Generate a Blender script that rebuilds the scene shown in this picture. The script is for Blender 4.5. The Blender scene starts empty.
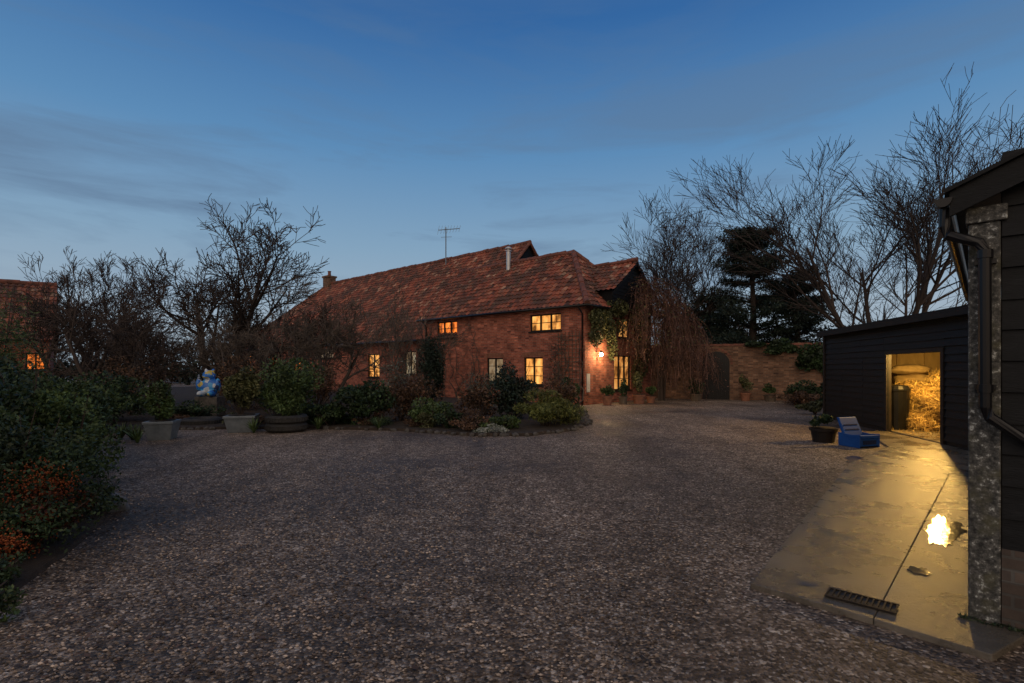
import bpy, bmesh, math, random
import numpy as np
from mathutils import Vector, Matrix, noise as mnoise
random.seed(7); rng=np.random.default_rng(7)
scene=bpy.context.scene
COL=scene.collection
# ---------------------------------------------------------------- materials
def new_mat(name):
    m=bpy.data.materials.new(name); m.use_nodes=True
    nt=m.node_tree; b=nt.nodes['Principled BSDF']; return m,nt,b
def N(nt,t,**k):
    n=nt.nodes.new(t)
    for a,v in k.items():
        if a in n.inputs: n.inputs[a].default_value=v
        else: setattr(n,a,v)
    return n
def ramp(nt,stops,interp='LINEAR'):
    r=nt.nodes.new('ShaderNodeValToRGB'); r.color_ramp.interpolation=interp
    e=r.color_ramp.elements
    while len(e)<len(stops): e.new(0.5)
    for i,(p,c) in enumerate(stops):
        e[i].position=p; e[i].color=(c[0],c[1],c[2],1)
    return r
def coord(nt,kind='Object',scale=(1,1,1),rot=(0,0,0)):
    t=nt.nodes.new('ShaderNodeTexCoord'); mp=nt.nodes.new('ShaderNodeMapping'); mp.inputs['Scale'].default_value=scale; mp.inputs['Rotation'].default_value=rot
    nt.links.new(t.outputs[kind],mp.inputs[0]); return mp.outputs[0]
def noise_mat(name,stops,scale=4,rough=.8,bump=.3,bscale=None,detail=4,sc=(1,1,1),metal=0,bdist=.02,spec=.5):
    m,nt,b=new_mat(name); v=coord(nt,'Object',sc)
    n=N(nt,'ShaderNodeTexNoise',Scale=scale,Detail=detail,Roughness=.65); nt.links.new(v,n.inputs['Vector'])
    r=ramp(nt,stops); nt.links.new(n.outputs['Fac'],r.inputs[0]); nt.links.new(r.outputs[0],b.inputs['Base Color'])
    b.inputs['Roughness'].default_value=rough; b.inputs['Metallic'].default_value=metal
    b.inputs['Specular IOR Level'].default_value=spec
    if bump:
        n2=N(nt,'ShaderNodeTexNoise',Scale=bscale or scale*5,Detail=4); nt.links.new(v,n2.inputs['Vector'])
        bp=N(nt,'ShaderNodeBump',Strength=bump,Distance=bdist); nt.links.new(n2.outputs['Fac'],bp.inputs['Height']); nt.links.new(bp.outputs[0],b.inputs['Normal'])
    return m
def plain_mat(name,c,rough=.9,spec=.2):
    m,nt,b=new_mat(name); g=nt.nodes.new('ShaderNodeNewGeometry'); r=ramp(nt,[(0,tuple(x*.55 for x in c)),(1,tuple(x*1.35 for x in c))]); nt.links.new(g.outputs['Random Per Island'],r.inputs[0]); nt.links.new(r.outputs[0],b.inputs['Base Color'])
    b.inputs['Roughness'].default_value=rough; b.inputs['Specular IOR Level'].default_value=spec; return m
def leaf_mat(name,c0,c1,c2,rough=.6):
    m,nt,b=new_mat(name); g=nt.nodes.new('ShaderNodeNewGeometry')
    r=ramp(nt,[(0,c0),(.55,c1),(1,c2)]); nt.links.new(g.outputs['Random Per Island'],r.inputs[0])
    n=N(nt,'ShaderNodeTexNoise',Scale=2.2,Detail=1); v=coord(nt); nt.links.new(v,n.inputs['Vector'])
    mr=N(nt,'ShaderNodeMapRange'); mr.inputs[1].default_value=.3; mr.inputs[2].default_value=.7; mr.inputs[3].default_value=.4; mr.inputs[4].default_value=1.3
    nt.links.new(n.outputs['Fac'],mr.inputs[0])
    mx=nt.nodes.new('ShaderNodeVectorMath'); mx.operation='SCALE'
    nt.links.new(r.outputs[0],mx.inputs[0]); nt.links.new(mr.outputs[0],mx.inputs['Scale']); nt.links.new(mx.outputs[0],b.inputs['Base Color'])
    b.inputs['Roughness'].default_value=rough; b.inputs['Specular IOR Level'].default_value=.35; return m
def brick_mat(name,c1,c2,mortar,dark=.35):
    m,nt,b=new_mat(name); v=coord(nt,'UV')
    br=nt.nodes.new('ShaderNodeTexBrick')
    br.inputs['Color1'].default_value=(*c1,1); br.inputs['Color2'].default_value=(*c2,1); br.inputs['Mortar'].default_value=(*mortar,1)
    br.inputs['Scale'].default_value=1; br.inputs['Mortar Size'].default_value=.009; br.inputs['Bias'].default_value=-.1
    br.inputs['Brick Width'].default_value=.228; br.inputs['Row Height'].default_value=.076
    nt.links.new(v,br.inputs['Vector'])
    n=N(nt,'ShaderNodeTexNoise',Scale=1.1,Detail=7,Roughness=.75); nt.links.new(v,n.inputs['Vector'])
    r=ramp(nt,[(.3,(dark,dark,dark)),(.55,(.9,.9,.9)),(.75,(1.35,1.3,1.2))]); nt.links.new(n.outputs['Fac'],r.inputs[0])
    mx=nt.nodes.new('ShaderNodeVectorMath'); mx.operation='MULTIPLY'; nt.links.new(br.outputs['Color'],mx.inputs[0]); nt.links.new(r.outputs[0],mx.inputs[1])
    mp=nt.nodes.new('ShaderNodeMapping'); mp.inputs['Scale'].default_value=(1/.228,1/.076,1); nt.links.new(v,mp.inputs[0])
    fl=nt.nodes.new('ShaderNodeVectorMath'); fl.operation='FLOOR'; nt.links.new(mp.outputs[0],fl.inputs[0])
    w=nt.nodes.new('ShaderNodeTexWhiteNoise'); nt.links.new(fl.outputs[0],w.inputs['Vector'])
    r2=ramp(nt,[(0,(.42,.40,.42)),(.14,(.8,.8,.8)),(.8,(1.05,1.05,1.05)),(.95,(1.35,1.4,1.45))]); nt.links.new(w.outputs['Value'],r2.inputs[0])
    m2=nt.nodes.new('ShaderNodeVectorMath'); m2.operation='MULTIPLY'; nt.links.new(mx.outputs[0],m2.inputs[0]); nt.links.new(r2.outputs[0],m2.inputs[1])
    nt.links.new(m2.outputs[0],b.inputs['Base Color']); b.inputs['Roughness'].default_value=.85
    bp=N(nt,'ShaderNodeBump',Strength=.6,Distance=.01); bp.invert=True; nt.links.new(br.outputs['Fac'],bp.inputs['Height']); nt.links.new(bp.outputs[0],b.inputs['Normal'])
    return m
def tile_mat(name):
    m,nt,b=new_mat(name); t=nt.nodes.new('ShaderNodeTexCoord')
    fl=nt.nodes.new('ShaderNodeVectorMath'); fl.operation='FLOOR'; nt.links.new(t.outputs['UV'],fl.inputs[0])
    w=nt.nodes.new('ShaderNodeTexWhiteNoise'); nt.links.new(fl.outputs[0],w.inputs['Vector'])
    r=ramp(nt,[(0,(.06,.028,.022)),(.25,(.20,.060,.038)),(.65,(.31,.088,.050)),(.9,(.38,.15,.09)),(1,(.46,.30,.21))]); nt.links.new(w.outputs['Value'],r.inputs[0])
    n=N(nt,'ShaderNodeTexNoise',Scale=.8,Detail=8,Roughness=.76); nt.links.new(t.outputs['Object'],n.inputs['Vector'])
    r2=ramp(nt,[(.42,(0,0,0)),(.56,(1,1,1))]); nt.links.new(n.outputs['Fac'],r2.inputs[0])
    mx=nt.nodes.new('ShaderNodeMix'); mx.data_type='RGBA'; nt.links.new(r2.outputs[0],mx.inputs[0]); nt.links.new(r.outputs[0],mx.inputs[7]); mx.inputs[6].default_value=(.085,.045,.034,1)
    n3=N(nt,'ShaderNodeTexNoise',Scale=5,Detail=5,Roughness=.7); nt.links.new(t.outputs['Object'],n3.inputs['Vector'])
    r3=ramp(nt,[(.57,(0,0,0)),(.66,(.7,.7,.7))]); nt.links.new(n3.outputs['Fac'],r3.inputs[0])
    m2=nt.nodes.new('ShaderNodeMix'); m2.data_type='RGBA'; nt.links.new(r3.outputs[0],m2.inputs[0]); nt.links.new(mx.outputs[2],m2.inputs[6]); m2.inputs[7].default_value=(.12,.115,.07,1)
    nt.links.new(m2.outputs[2],b.inputs['Base Color']); b.inputs['Roughness'].default_value=.78; return m
def emit_mat(name,c,s,var=True):
    m,nt,b=new_mat(name); b.inputs['Base Color'].default_value=(0.02,.015,.01,1)
    b.inputs['Roughness'].default_value=.15
    if var:
        v=coord(nt,'Object',(1,1,.6)); n=N(nt,'ShaderNodeTexNoise',Scale=2.8,Detail=3); nt.links.new(v,n.inputs['Vector'])
        r=ramp(nt,[(.34,(c[0]*.10,c[1]*.07,c[2]*.05)),(.5,(c[0]*.7,c[1]*.56,c[2]*.45)),(.66,(c[0],c[1],c[2]))]); nt.links.new(n.outputs['Fac'],r.inputs[0])
        nt.links.new(r.outputs[0],b.inputs['Emission Color'])
    else: b.inputs['Emission Color'].default_value=(*c,1)
    b.inputs['Emission Strength'].default_value=s; return m
M={}
M['brick']=brick_mat('brick_red',(.50,.135,.07),(.34,.08,.045),(.34,.23,.17))
M['brick_old']=brick_mat('brick_old',(.27,.135,.075),(.16,.078,.045),(.20,.155,.115),.4)
M['tile']=tile_mat('clay_pantile')
M['ridge']=noise_mat('ridge_tile',[(.3,(.08,.04,.03)),(.6,(.22,.075,.048)),(.8,(.27,.18,.12))],3,.75)
M['black']=noise_mat('black_weatherboard',[(.3,(.0022,.0028,.0036)),(.6,(.006,.007,.0085)),(.8,(.015,.016,.018))],6,.58,.5,30,sc=(1,1,4),bdist=.004,spec=.22)
M['frame']=noise_mat('dark_timber',[(.3,(.010,.008,.007)),(.7,(.026,.018,.014))],8,.6,.2,spec=.25)
M['wood']=noise_mat('weathered_wood',[(.3,(.06,.045,.03)),(.7,(.16,.12,.085))],5,.8,.4,sc=(1,1,.3))
M['lining']=noise_mat('pine_lining',[(.3,(.22,.15,.07)),(.7,(.42,.31,.16))],3,.8,.4,sc=(1,1,.3))
M['lit']=emit_mat('lit_room',(1,.5,.13),1.4)
M['lit_soft']=emit_mat('lit_room_soft',(1,.48,.13),.85)
M['lit_orange']=emit_mat('lit_room_orange',(1,.27,.04),1.4)
M['dimglass']=emit_mat('dim_room',(.9,.75,.5),.38)
M['pipe']=noise_mat('black_plastic_pipe',[(.3,(.003,.003,.0045)),(.7,(.007,.0075,.009))],5,.33,0,spec=.35)
M['metal']=noise_mat('galvanised_steel',[(.3,(.14,.17,.20)),(.7,(.24,.28,.31))],6,.5,.1,metal=.4)
M['bark']=plain_mat('bark',(.055,.043,.038)); M['barkpale']=plain_mat('bark_pale',(.10,.083,.07))
M['soil']=noise_mat('soil',[(.3,(.015,.011,.008)),(.6,(.04,.028,.02)),(.8,(.07,.05,.03))],7,.95,.8,40)
M['stone']=noise_mat('dark_flint',[(.3,(.03,.028,.025)),(.7,(.11,.10,.09))],9,.8,.5)
M['terra']=noise_mat('terracotta',[(.3,(.16,.065,.038)),(.7,(.30,.13,.075))],7,.8,.2)
M['straw']=leaf_mat('straw',(.22,.13,.04),(.45,.30,.10),(.66,.48,.19),.7)
M['strawcore']=noise_mat('straw_core',[(.3,(.08,.045,.015)),(.7,(.24,.15,.05))],25,.9,.8,60)
M['blue']=noise_mat('blue_plastic',[(.3,(.006,.05,.22)),(.7,(.014,.09,.32))],4,.5,0,spec=.3)
M['white_paint']=noise_mat('white_paint',[(.3,(.4,.4,.38)),(.7,(.6,.6,.57))],4,.5,.05)
M['tyre']=noise_mat('tyre_rubber',[(.3,(.012,.012,.012)),(.7,(.03,.03,.03))],9,.7,.3)
M['g_dark']=leaf_mat('leaf_dark',(.010,.024,.010),(.024,.05,.018),(.05,.085,.03))
M['g_mid']=leaf_mat('leaf_mid',(.025,.05,.014),(.055,.095,.028),(.10,.15,.05))
M['g_olive']=leaf_mat('leaf_olive',(.04,.05,.018),(.085,.095,.035),(.15,.15,.065))
M['g_yel']=leaf_mat('leaf_yellow',(.05,.065,.012),(.11,.13,.028),(.19,.20,.06))
M['g_blue']=leaf_mat('leaf_silver',(.05,.075,.06),(.11,.15,.125),(.20,.25,.22))
M['g_con']=leaf_mat('needle_dark',(.007,.016,.011),(.014,.028,.019),(.026,.045,.03))
M['brown']=leaf_mat('dead_leaf',(.04,.024,.015),(.10,.055,.032),(.19,.11,.065))
M['russet']=leaf_mat('russet_stem',(.045,.022,.018),(.11,.052,.038),(.19,.10,.07))
M['red_leaf']=leaf_mat('red_leaf',(.06,.015,.008),(.13,.032,.013),(.21,.065,.022))
M['berry']=leaf_mat('orange_berry',(.15,.026,.007),(.27,.058,.012),(.40,.11,.022),.4)
M['white']=leaf_mat('pale_flower',(.18,.21,.17),(.3,.33,.29),(.5,.52,.48))
def vm(nt,op,a,b):
    n=nt.nodes.new('ShaderNodeVectorMath'); n.operation=op; nt.links.new(a,n.inputs[0]); nt.links.new(b,n.inputs[1]); return n.outputs[0]
def gravel_mat():
    m,nt,b=new_mat('gravel'); v=coord(nt,'Object')
    vo=N(nt,'ShaderNodeTexVoronoi',Scale=50); nt.links.new(v,vo.inputs['Vector'])
    sp=nt.nodes.new('ShaderNodeSeparateColor'); nt.links.new(vo.outputs['Color'],sp.inputs[0])
    r=ramp(nt,[(0,(.055,.040,.031)),(.38,(.19,.145,.112)),(.72,(.34,.27,.215)),(.91,(.56,.475,.40)),(1,(.92,.84,.75))]); nt.links.new(sp.outputs[0],r.inputs[0])
    n=N(nt,'ShaderNodeTexNoise',Scale=.26,Detail=6,Roughness=.62); nt.links.new(v,n.inputs['Vector'])
    r2=ramp(nt,[(.36,(.38,.345,.32)),(.49,(.82,.79,.76)),(.66,(1.30,1.25,1.2))]); nt.links.new(n.outputs['Fac'],r2.inputs[0])
    v2=coord(nt,'Object',(1.5,.28,1),(0,0,.35)); n4=N(nt,'ShaderNodeTexNoise',Scale=.9,Detail=4,Roughness=.55); nt.links.new(v2,n4.inputs['Vector'])
    r4=ramp(nt,[(.36,(.75,.73,.71)),(.55,(1.05,1.05,1.05))]); nt.links.new(n4.outputs['Fac'],r4.inputs[0])
    n3=N(nt,'ShaderNodeTexNoise',Scale=5,Detail=7,Roughness=.8); nt.links.new(v,n3.inputs['Vector'])
    r3=ramp(nt,[(.36,(.42,.40,.38)),(.62,(1.3,1.3,1.3))]); nt.links.new(n3.outputs['Fac'],r3.inputs[0])
    c=vm(nt,'MULTIPLY',vm(nt,'MULTIPLY',vm(nt,'MULTIPLY',r.outputs[0],r2.outputs[0]),r4.outputs[0]),r3.outputs[0])
    nt.links.new(c,b.inputs['Base Color'])
    rr=ramp(nt,[(.36,(.42,.42,.42)),(.5,(.66,.66,.66))]); nt.links.new(n.outputs['Fac'],rr.inputs[0]); nt.links.new(rr.outputs[0],b.inputs['Roughness'])
    bp=N(nt,'ShaderNodeBump',Strength=1.0,Distance=.022); bp.invert=True; nt.links.new(vo.outputs['Distance'],bp.inputs['Height'])
    b2=N(nt,'ShaderNodeBump',Strength=.6,Distance=.12); nt.links.new(n3.outputs['Fac'],b2.inputs['Height']); nt.links.new(bp.outputs[0],b2.inputs['Normal'])
    nt.links.new(b2.outputs[0],b.inputs['Normal']); return m
M['gravel']=gravel_mat()
M['pebble']=leaf_mat('pebble',(.05,.037,.029),(.21,.16,.125),(.56,.46,.38),.55)
def wet_concrete():
    m,nt,b=new_mat('wet_concrete'); v=coord(nt,'Object')
    n=N(nt,'ShaderNodeTexNoise',Scale=1.5,Detail=8,Roughness=.68); nt.links.new(v,n.inputs['Vector'])
    r=ramp(nt,[(.3,(.05,.043,.034)),(.5,(.115,.098,.075)),(.62,(.18,.155,.12)),(.78,(.26,.225,.175))]); nt.links.new(n.outputs['Fac'],r.inputs[0]); nt.links.new(r.outputs[0],b.inputs['Base Color'])
    r2=ramp(nt,[(.32,(.10,.10,.10)),(.42,(.24,.24,.24)),(.7,(.40,.40,.40))]); nt.links.new(n.outputs['Fac'],r2.inputs[0]); nt.links.new(r2.outputs[0],b.inputs['Roughness'])
    n2=N(nt,'ShaderNodeTexNoise',Scale=30,Detail=6,Roughness=.8); nt.links.new(v,n2.inputs['Vector'])
    rs=ramp(nt,[(.32,(0,0,0)),(.44,(1,1,1))]); nt.links.new(n.outputs['Fac'],rs.inputs[0])
    mm=nt.nodes.new('ShaderNodeMath'); mm.operation='MULTIPLY'; nt.links.new(n2.outputs['Fac'],mm.inputs[0]); nt.links.new(rs.outputs[0],mm.inputs[1])
    bp=N(nt,'ShaderNodeBump',Strength=.8,Distance=.014); nt.links.new(mm.outputs[0],bp.inputs['Height']); nt.links.new(bp.outputs[0],b.inputs['Normal'])
    return m
M['concrete']=wet_concrete()
def water():
    m,nt,b=new_mat('puddle_water'); v=coord(nt); n=N(nt,'ShaderNodeTexNoise',Scale=3,Detail=3); nt.links.new(v,n.inputs['Vector']); r=ramp(nt,[(.3,(.02,.017,.013)),(.7,(.06,.052,.04))]); nt.links.new(n.outputs['Fac'],r.inputs[0]); nt.links.new(r.outputs[0],b.inputs['Base Color'])
    b.inputs['Roughness'].default_value=.10; bp=N(nt,'ShaderNodeBump',Strength=.35,Distance=.006); n2=N(nt,'ShaderNodeTexNoise',Scale=22,Detail=4); nt.links.new(v,n2.inputs['Vector']); nt.links.new(n2.outputs['Fac'],bp.inputs['Height']); nt.links.new(bp.outputs[0],b.inputs['Normal']); return m
M['water']=water()
def lichen():
    m,nt,b=new_mat('lichen_concrete'); v=coord(nt,'Object')
    n=N(nt,'ShaderNodeTexNoise',Scale=30,Detail=6,Roughness=.72); nt.links.new(v,n.inputs['Vector'])
    r=ramp(nt,[(.36,(.016,.017,.016)),(.48,(.06,.06,.055)),(.58,(.13,.127,.115)),(.63,(.45,.47,.44))]); nt.links.new(n.outputs['Fac'],r.inputs[0])
    n2=N(nt,'ShaderNodeTexNoise',Scale=7,Detail=4); nt.links.new(v,n2.inputs['Vector']); r2=ramp(nt,[(.52,(0,0,0)),(.66,(.6,.6,.6))]); nt.links.new(n2.outputs['Fac'],r2.inputs[0])
    mx=nt.nodes.new('ShaderNodeMix'); mx.data_type='RGBA'; nt.links.new(r2.outputs[0],mx.inputs[0]); nt.links.new(r.outputs[0],mx.inputs[6]); mx.inputs[7].default_value=(.09,.085,.045,1)
    nt.links.new(mx.outputs[2],b.inputs['Base Color']); b.inputs['Roughness'].default_value=.85
    bp=N(nt,'ShaderNodeBump',Strength=.8,Distance=.008); nt.links.new(n.outputs['Fac'],bp.inputs['Height']); nt.links.new(bp.outputs[0],b.inputs['Normal']); return m
M['lichen']=lichen()
# ---------------------------------------------------------------- builders
def empty(name,loc=(0,0,0)):
    o=bpy.data.objects.new(name,None); o.location=loc; COL.objects.link(o); o.empty_display_size=.2; return o
def mesh_obj(name,v,f,mat,parent=None,smooth=False,uv=None):
    me=bpy.data.meshes.new(name); me.from_pydata(v,[],f); me.update()
    if smooth: me.polygons.foreach_set('use_smooth',[True]*len(me.polygons))
    for m in (mat if isinstance(mat,(list,tuple)) else [mat]): me.materials.append(m)
    if uv: auto_uv(me)
    o=bpy.data.objects.new(name,me); COL.objects.link(o)
    if parent: o.parent=parent
    return o
def auto_uv(me):
    l=me.uv_layers.new(name='UVMap'); Z=Vector((0,0,1))
    for p in me.polygons:
        n=p.normal; t=Z.cross(n)
        if t.length<.3:
            for li in p.loop_indices:
                c=me.vertices[me.loops[li].vertex_index].co; l.data[li].uv=(c.x,c.y)
        else:
            t.normalize()
            for li in p.loop_indices:
                c=me.vertices[me.loops[li].vertex_index].co; l.data[li].uv=(c.dot(t),c.z)
class MB:
    def __init__(s): s.v=[]; s.f=[]
    def box(s,fr,a0,a1,b0,b1,c0,c1):
        i=len(s.v)
        for c in (c0,c1):
            for (a,b) in ((a0,b0),(a1,b0),(a1,b1),(a0,b1)): s.v.append(fr(a,b,c))
        s.f+= [(i,i+3,i+2,i+1),(i+4,i+5,i+6,i+7),(i,i+1,i+5,i+4),(i+1,i+2,i+6,i+5),(i+2,i+3,i+7,i+6),(i+3,i,i+4,i+7)]
    def poly(s,pts):
        i=len(s.v); s.v+=[tuple(p) for p in pts]; s.f.append(tuple(range(i,i+len(pts))))
    def prism(s,bot,top):
        i=len(s.v); n=len(bot); s.v+=[tuple(p) for p in bot]+[tuple(p) for p in top]
        s.f.append(tuple(range(i+n-1,i-1,-1))); s.f.append(tuple(range(i+n,i+2*n)))
        for k in range(n): s.f.append((i+k,i+(k+1)%n,i+n+(k+1)%n,i+n+k))
    def tube(s,pts,rs,seg=6,cap=True):
        i0=len(s.v); pts=[Vector(p) for p in pts]; n=len(pts)
        ref=Vector((0.3,0.5,.81))
        for k,p in enumerate(pts):
            d=(pts[min(k+1,n-1)]-pts[max(k-1,0)]).normalized()
            x=d.cross(ref)
            if x.length<.05: x=d.cross(Vector((1,0,0)))
            x.normalize(); y=d.cross(x); r=rs[k] if hasattr(rs,'__len__') else rs
            for j in range(seg):
                a=2*math.pi*j/seg; q=p+x*(r*math.cos(a))+y*(r*math.sin(a)); s.v.append((q.x,q.y,q.z))
        for k in range(n-1):
            for j in range(seg):
                a=i0+k*seg+j; b=i0+k*seg+(j+1)%seg; s.f.append((a,b,b+seg,a+seg))
        if cap:
            s.f.append(tuple(range(i0+seg-1,i0-1,-1))); s.f.append(tuple(range(i0+(n-1)*seg,i0+n*seg)))
    def lathe(s,prof,c,seg=20,sx=1,sy=1):
        i0=len(s.v)
        for (r,z) in prof:
            for j in range(seg):
                a=2*math.pi*j/seg; s.v.append((c[0]+r*sx*math.cos(a),c[1]+r*sy*math.sin(a),c[2]+z))
        for k in range(len(prof)-1):
            for j in range(seg):
                a=i0+k*seg+j; b=i0+k*seg+(j+1)%seg; s.f.append((a,b,b+seg,a+seg))
    def blob(s,c,r,sub=2,amp=.15,freq=2,seed=0):
        bm=bmesh.new(); bmesh.ops.create_icosphere(bm,subdivisions=sub,radius=1)
        i=len(s.v)
        for v in bm.verts:
            n=1+amp*mnoise.noise(v.co*freq+Vector((seed*3.1,seed,0)))*2
            s.v.append((c[0]+v.co.x*r[0]*n,c[1]+v.co.y*r[1]*n,c[2]+v.co.z*r[2]*n))
        for f in bm.faces: s.f.append(tuple(i+v.index for v in f.verts))
        bm.free()
    def done(s,name,mat,parent=None,smooth=False,uv=True,bevel=0):
        o=mesh_obj(name,s.v,s.f,mat,parent,smooth,uv)
        if bevel:
            b=o.modifiers.new('b','BEVEL'); b.width=bevel; b.segments=2; b.limit_method='ANGLE'
        return o
def frame2(ox,oy,ax,ay,bx,by,oz=0):
    def f(a,b,c): return (ox+ax*a+bx*b, oy+ay*a+by*b, oz+c)
    return f
I=frame2(0,0,1,0,0,1)
def wall(mb,fr,a0,a1,z0,z1,ops,th=.25):
    As=sorted(set([a0,a1]+[o[0] for o in ops]+[o[1] for o in ops])); Zs=sorted(set([z0,z1]+[o[2] for o in ops]+[o[3] for o in ops]))
    for i in range(len(As)-1):
        for j in range(len(Zs)-1):
            ca=(As[i]+As[i+1])/2; cz=(Zs[j]+Zs[j+1])/2
            if any(o[0]<ca<o[1] and o[2]<cz<o[3] for o in ops): continue
            p=[(As[i],Zs[j]),(As[i+1],Zs[j]),(As[i+1],Zs[j+1]),(As[i],Zs[j+1])]
            mb.poly([fr(a,0,z) for a,z in p]); mb.poly([fr(a,th,z) for a,z in p[::-1]])
    for o in ops+[(a0,a1,z0,z1)]:
        p=[(o[0],o[2]),(o[1],o[2]),(o[1],o[3]),(o[0],o[3])]
        for k in range(4):
            q=p[(k+1)%4]; mb.poly([fr(p[k][0],0,p[k][1]),fr(q[0],0,q[1]),fr(q[0],th,q[1]),fr(p[k][0],th,p[k][1])])
def window(fr,a0,a1,z0,z1,nl,lit,parent,rows=1,mat='frame'):
    mb=MB(); b0,b1=.05,.12; t=.06
    mb.box(fr,a0,a1,b0,b1,z0,z0+t); mb.box(fr,a0,a1,b0,b1,z1-t,z1)
    mb.box(fr,a0,a0+t,b0+.002,b1,z0+t,z1-t); mb.box(fr,a1-t,a1,b0+.002,b1,z0+t,z1-t)
    for k in range(1,nl):
        x=a0+(a1-a0)*k/nl; mb.box(fr,x-.035,x+.035,b0+.002,b1,z0+t,z1-t)
    for k in range(nl):
        xa=a0+(a1-a0)*k/nl; xb=a0+(a1-a0)*(k+1)/nl
        for r in range(1,rows+1):
            z=z0+(z1-z0)*r/(rows+1); mb.box(fr,xa+t,xb-t,b0+.015,b1-.01,z-.015,z+.015)
    mb.box(fr,a0-.06,a1+.06,-.06,b0,z0-.06,z0)
    mb.done('window_frame',M[mat],parent)
    pb=MB(); pb.poly([fr(a0+.02,.16,z0+.02),fr(a1-.02,.16,z0+.02),fr(a1-.02,.16,z1-.02),fr(a0+.02,.16,z1-.02)])
    pb.done('window_pane',M[lit],parent)
def arch_lintel(fr,a0,a1,z,parent,rise=.1,h=.2):
    mb=MB(); n=int((a1-a0+.2)/.08)
    for k in range(n):
        t=(k+.5)/n; x=a0-.1+(a1-a0+.2)*t; zz=z+rise*(1-(2*t-1)**2)*.6
        mb.box(fr,x-.034,x+.034,-.012,.04,zz,zz+h)
    mb.done('brick_arch',M['terra'],parent)
def boards(mb,fr,a0,a1,z0,z1,h,ops=(),out=.03,zmax=None):
    z=z0
    while z<z1-.01:
        zt=min(z+h,z1); segs=[(a0,a1)]
        for o in ops:
            if o[2]<zt-.01 and o[3]>z+.01:
                ns=[]
                for s in segs:
                    if o[1]<=s[0] or o[0]>=s[1]: ns.append(s)
                    else:
                        if s[0]<o[0]: ns.append((s[0],o[0]))
                        if s[1]>o[1]: ns.append((o[1],s[1]))
                segs=ns
        for s in segs:
            n=max(1,int((s[1]-s[0])/1.2)); xs=[s[0]+(s[1]-s[0])*k/n for k in range(n+1)]
            for k in range(n):
                j0=random.uniform(-.008,.008); j1=random.uniform(-.008,.008)
                A,B=xs[k],xs[k+1]
                bot=[fr(A,0,z+.0),fr(B,0,z),fr(B,out+j1*.5,z+j1),fr(A,out+j0*.5,z+j0)]
                top=[fr(A,-.005,zt+.02),fr(B,-.005,zt+.02),fr(B,.008,zt+.02),fr(A,.008,zt+.02)]
                mb.prism(bot,top)
        z+=h
def roof(name,o,su,sv,poly,parent,tw=.25,th=.32,amp=.05):
    o=Vector(o); su=Vector(su).normalized(); sv=Vector(sv).normalized(); n=su.cross(sv)
    if n.z<0: n=-n
    a1=max(p[0] for p in poly); b1=max(p[1] for p in poly); a0=min(p[0] for p in poly); b0=min(p[1] for p in poly)
    nt=int((a1-a0)/tw)+2; nc=int((b1-b0)/th)+2; K=5
    prof=[0,.25,.9,1.0,.45]
    V=[];UV=[];F=[]
    cols=nt*K+1; idx=0
    for c in range(nc):
        for r in (0,1):
            for i in range(cols):
                a=a0+i*tw/K; b=b0+c*th+(th*.999 if r else 0)
                j=mnoise.noise(Vector((i//K*1.7,c*2.3,.5)))*.025+mnoise.noise(Vector((a*.25,b*.25,2)))*.11
                h=prof[i%K]*amp+(.045 if r==0 else .0)+j
                p=o+su*a+sv*b+n*h; V.append((p.x,p.y,p.z)); UV.append((a/tw,(b/th)+(.02 if r==0 else -.02)))
    for c in range(nc):
        for r in (0,1):
            if c==nc-1 and r==1: continue
            base=(c*2+r)*cols
            for i in range(cols-1): F.append((base+i,base+i+1,base+cols+i+1,base+cols+i))
    me=bpy.data.meshes.new(name); me.from_pydata(V,[],F); l=me.uv_layers.new(name='UVMap')
    vi=np.empty(len(me.loops),dtype=np.int32); me.loops.foreach_get('vertex_index',vi); l.data.foreach_set('uv',np.array(UV,dtype=np.float32)[vi].ravel())
    bm=bmesh.new(); bm.from_mesh(me)
    area=sum(poly[k][0]*poly[(k+1)%len(poly)][1]-poly[(k+1)%len(poly)][0]*poly[k][1] for k in range(len(poly)))
    for k in range(len(poly)):
        p,q=poly[k],poly[(k+1)%len(poly)]; dx,dy=q[0]-p[0],q[1]-p[1]
        nx,ny=(dy,-dx) if area>0 else (-dy,dx)
        bmesh.ops.bisect_plane(bm,geom=bm.verts[:]+bm.edges[:]+bm.faces[:],dist=1e-5,plane_co=o+su*p[0]+sv*p[1],plane_no=(su*nx+sv*ny).normalized(),clear_outer=True)
    bm.to_mesh(me); bm.free(); me.materials.append(M['tile'])
    ob=bpy.data.objects.new(name,me); COL.objects.link(ob); ob.parent=parent; return ob
def ridge(p,q,parent,r=.13):
    p=Vector(p);q=Vector(q); L=(q-p).length; n=max(1,int(L/.45)); mb=MB()
    for k in range(n):
        a=p.lerp(q,k/n); b=p.lerp(q,(k+1.03)/n); j=random.uniform(-.025,.025)
        mb.tube([a+Vector((0,0,j)),b+Vector((0,0,j))],[r*1.05,r*.92],8)
    mb.done('ridge_tiles',M['ridge'],parent)
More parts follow.
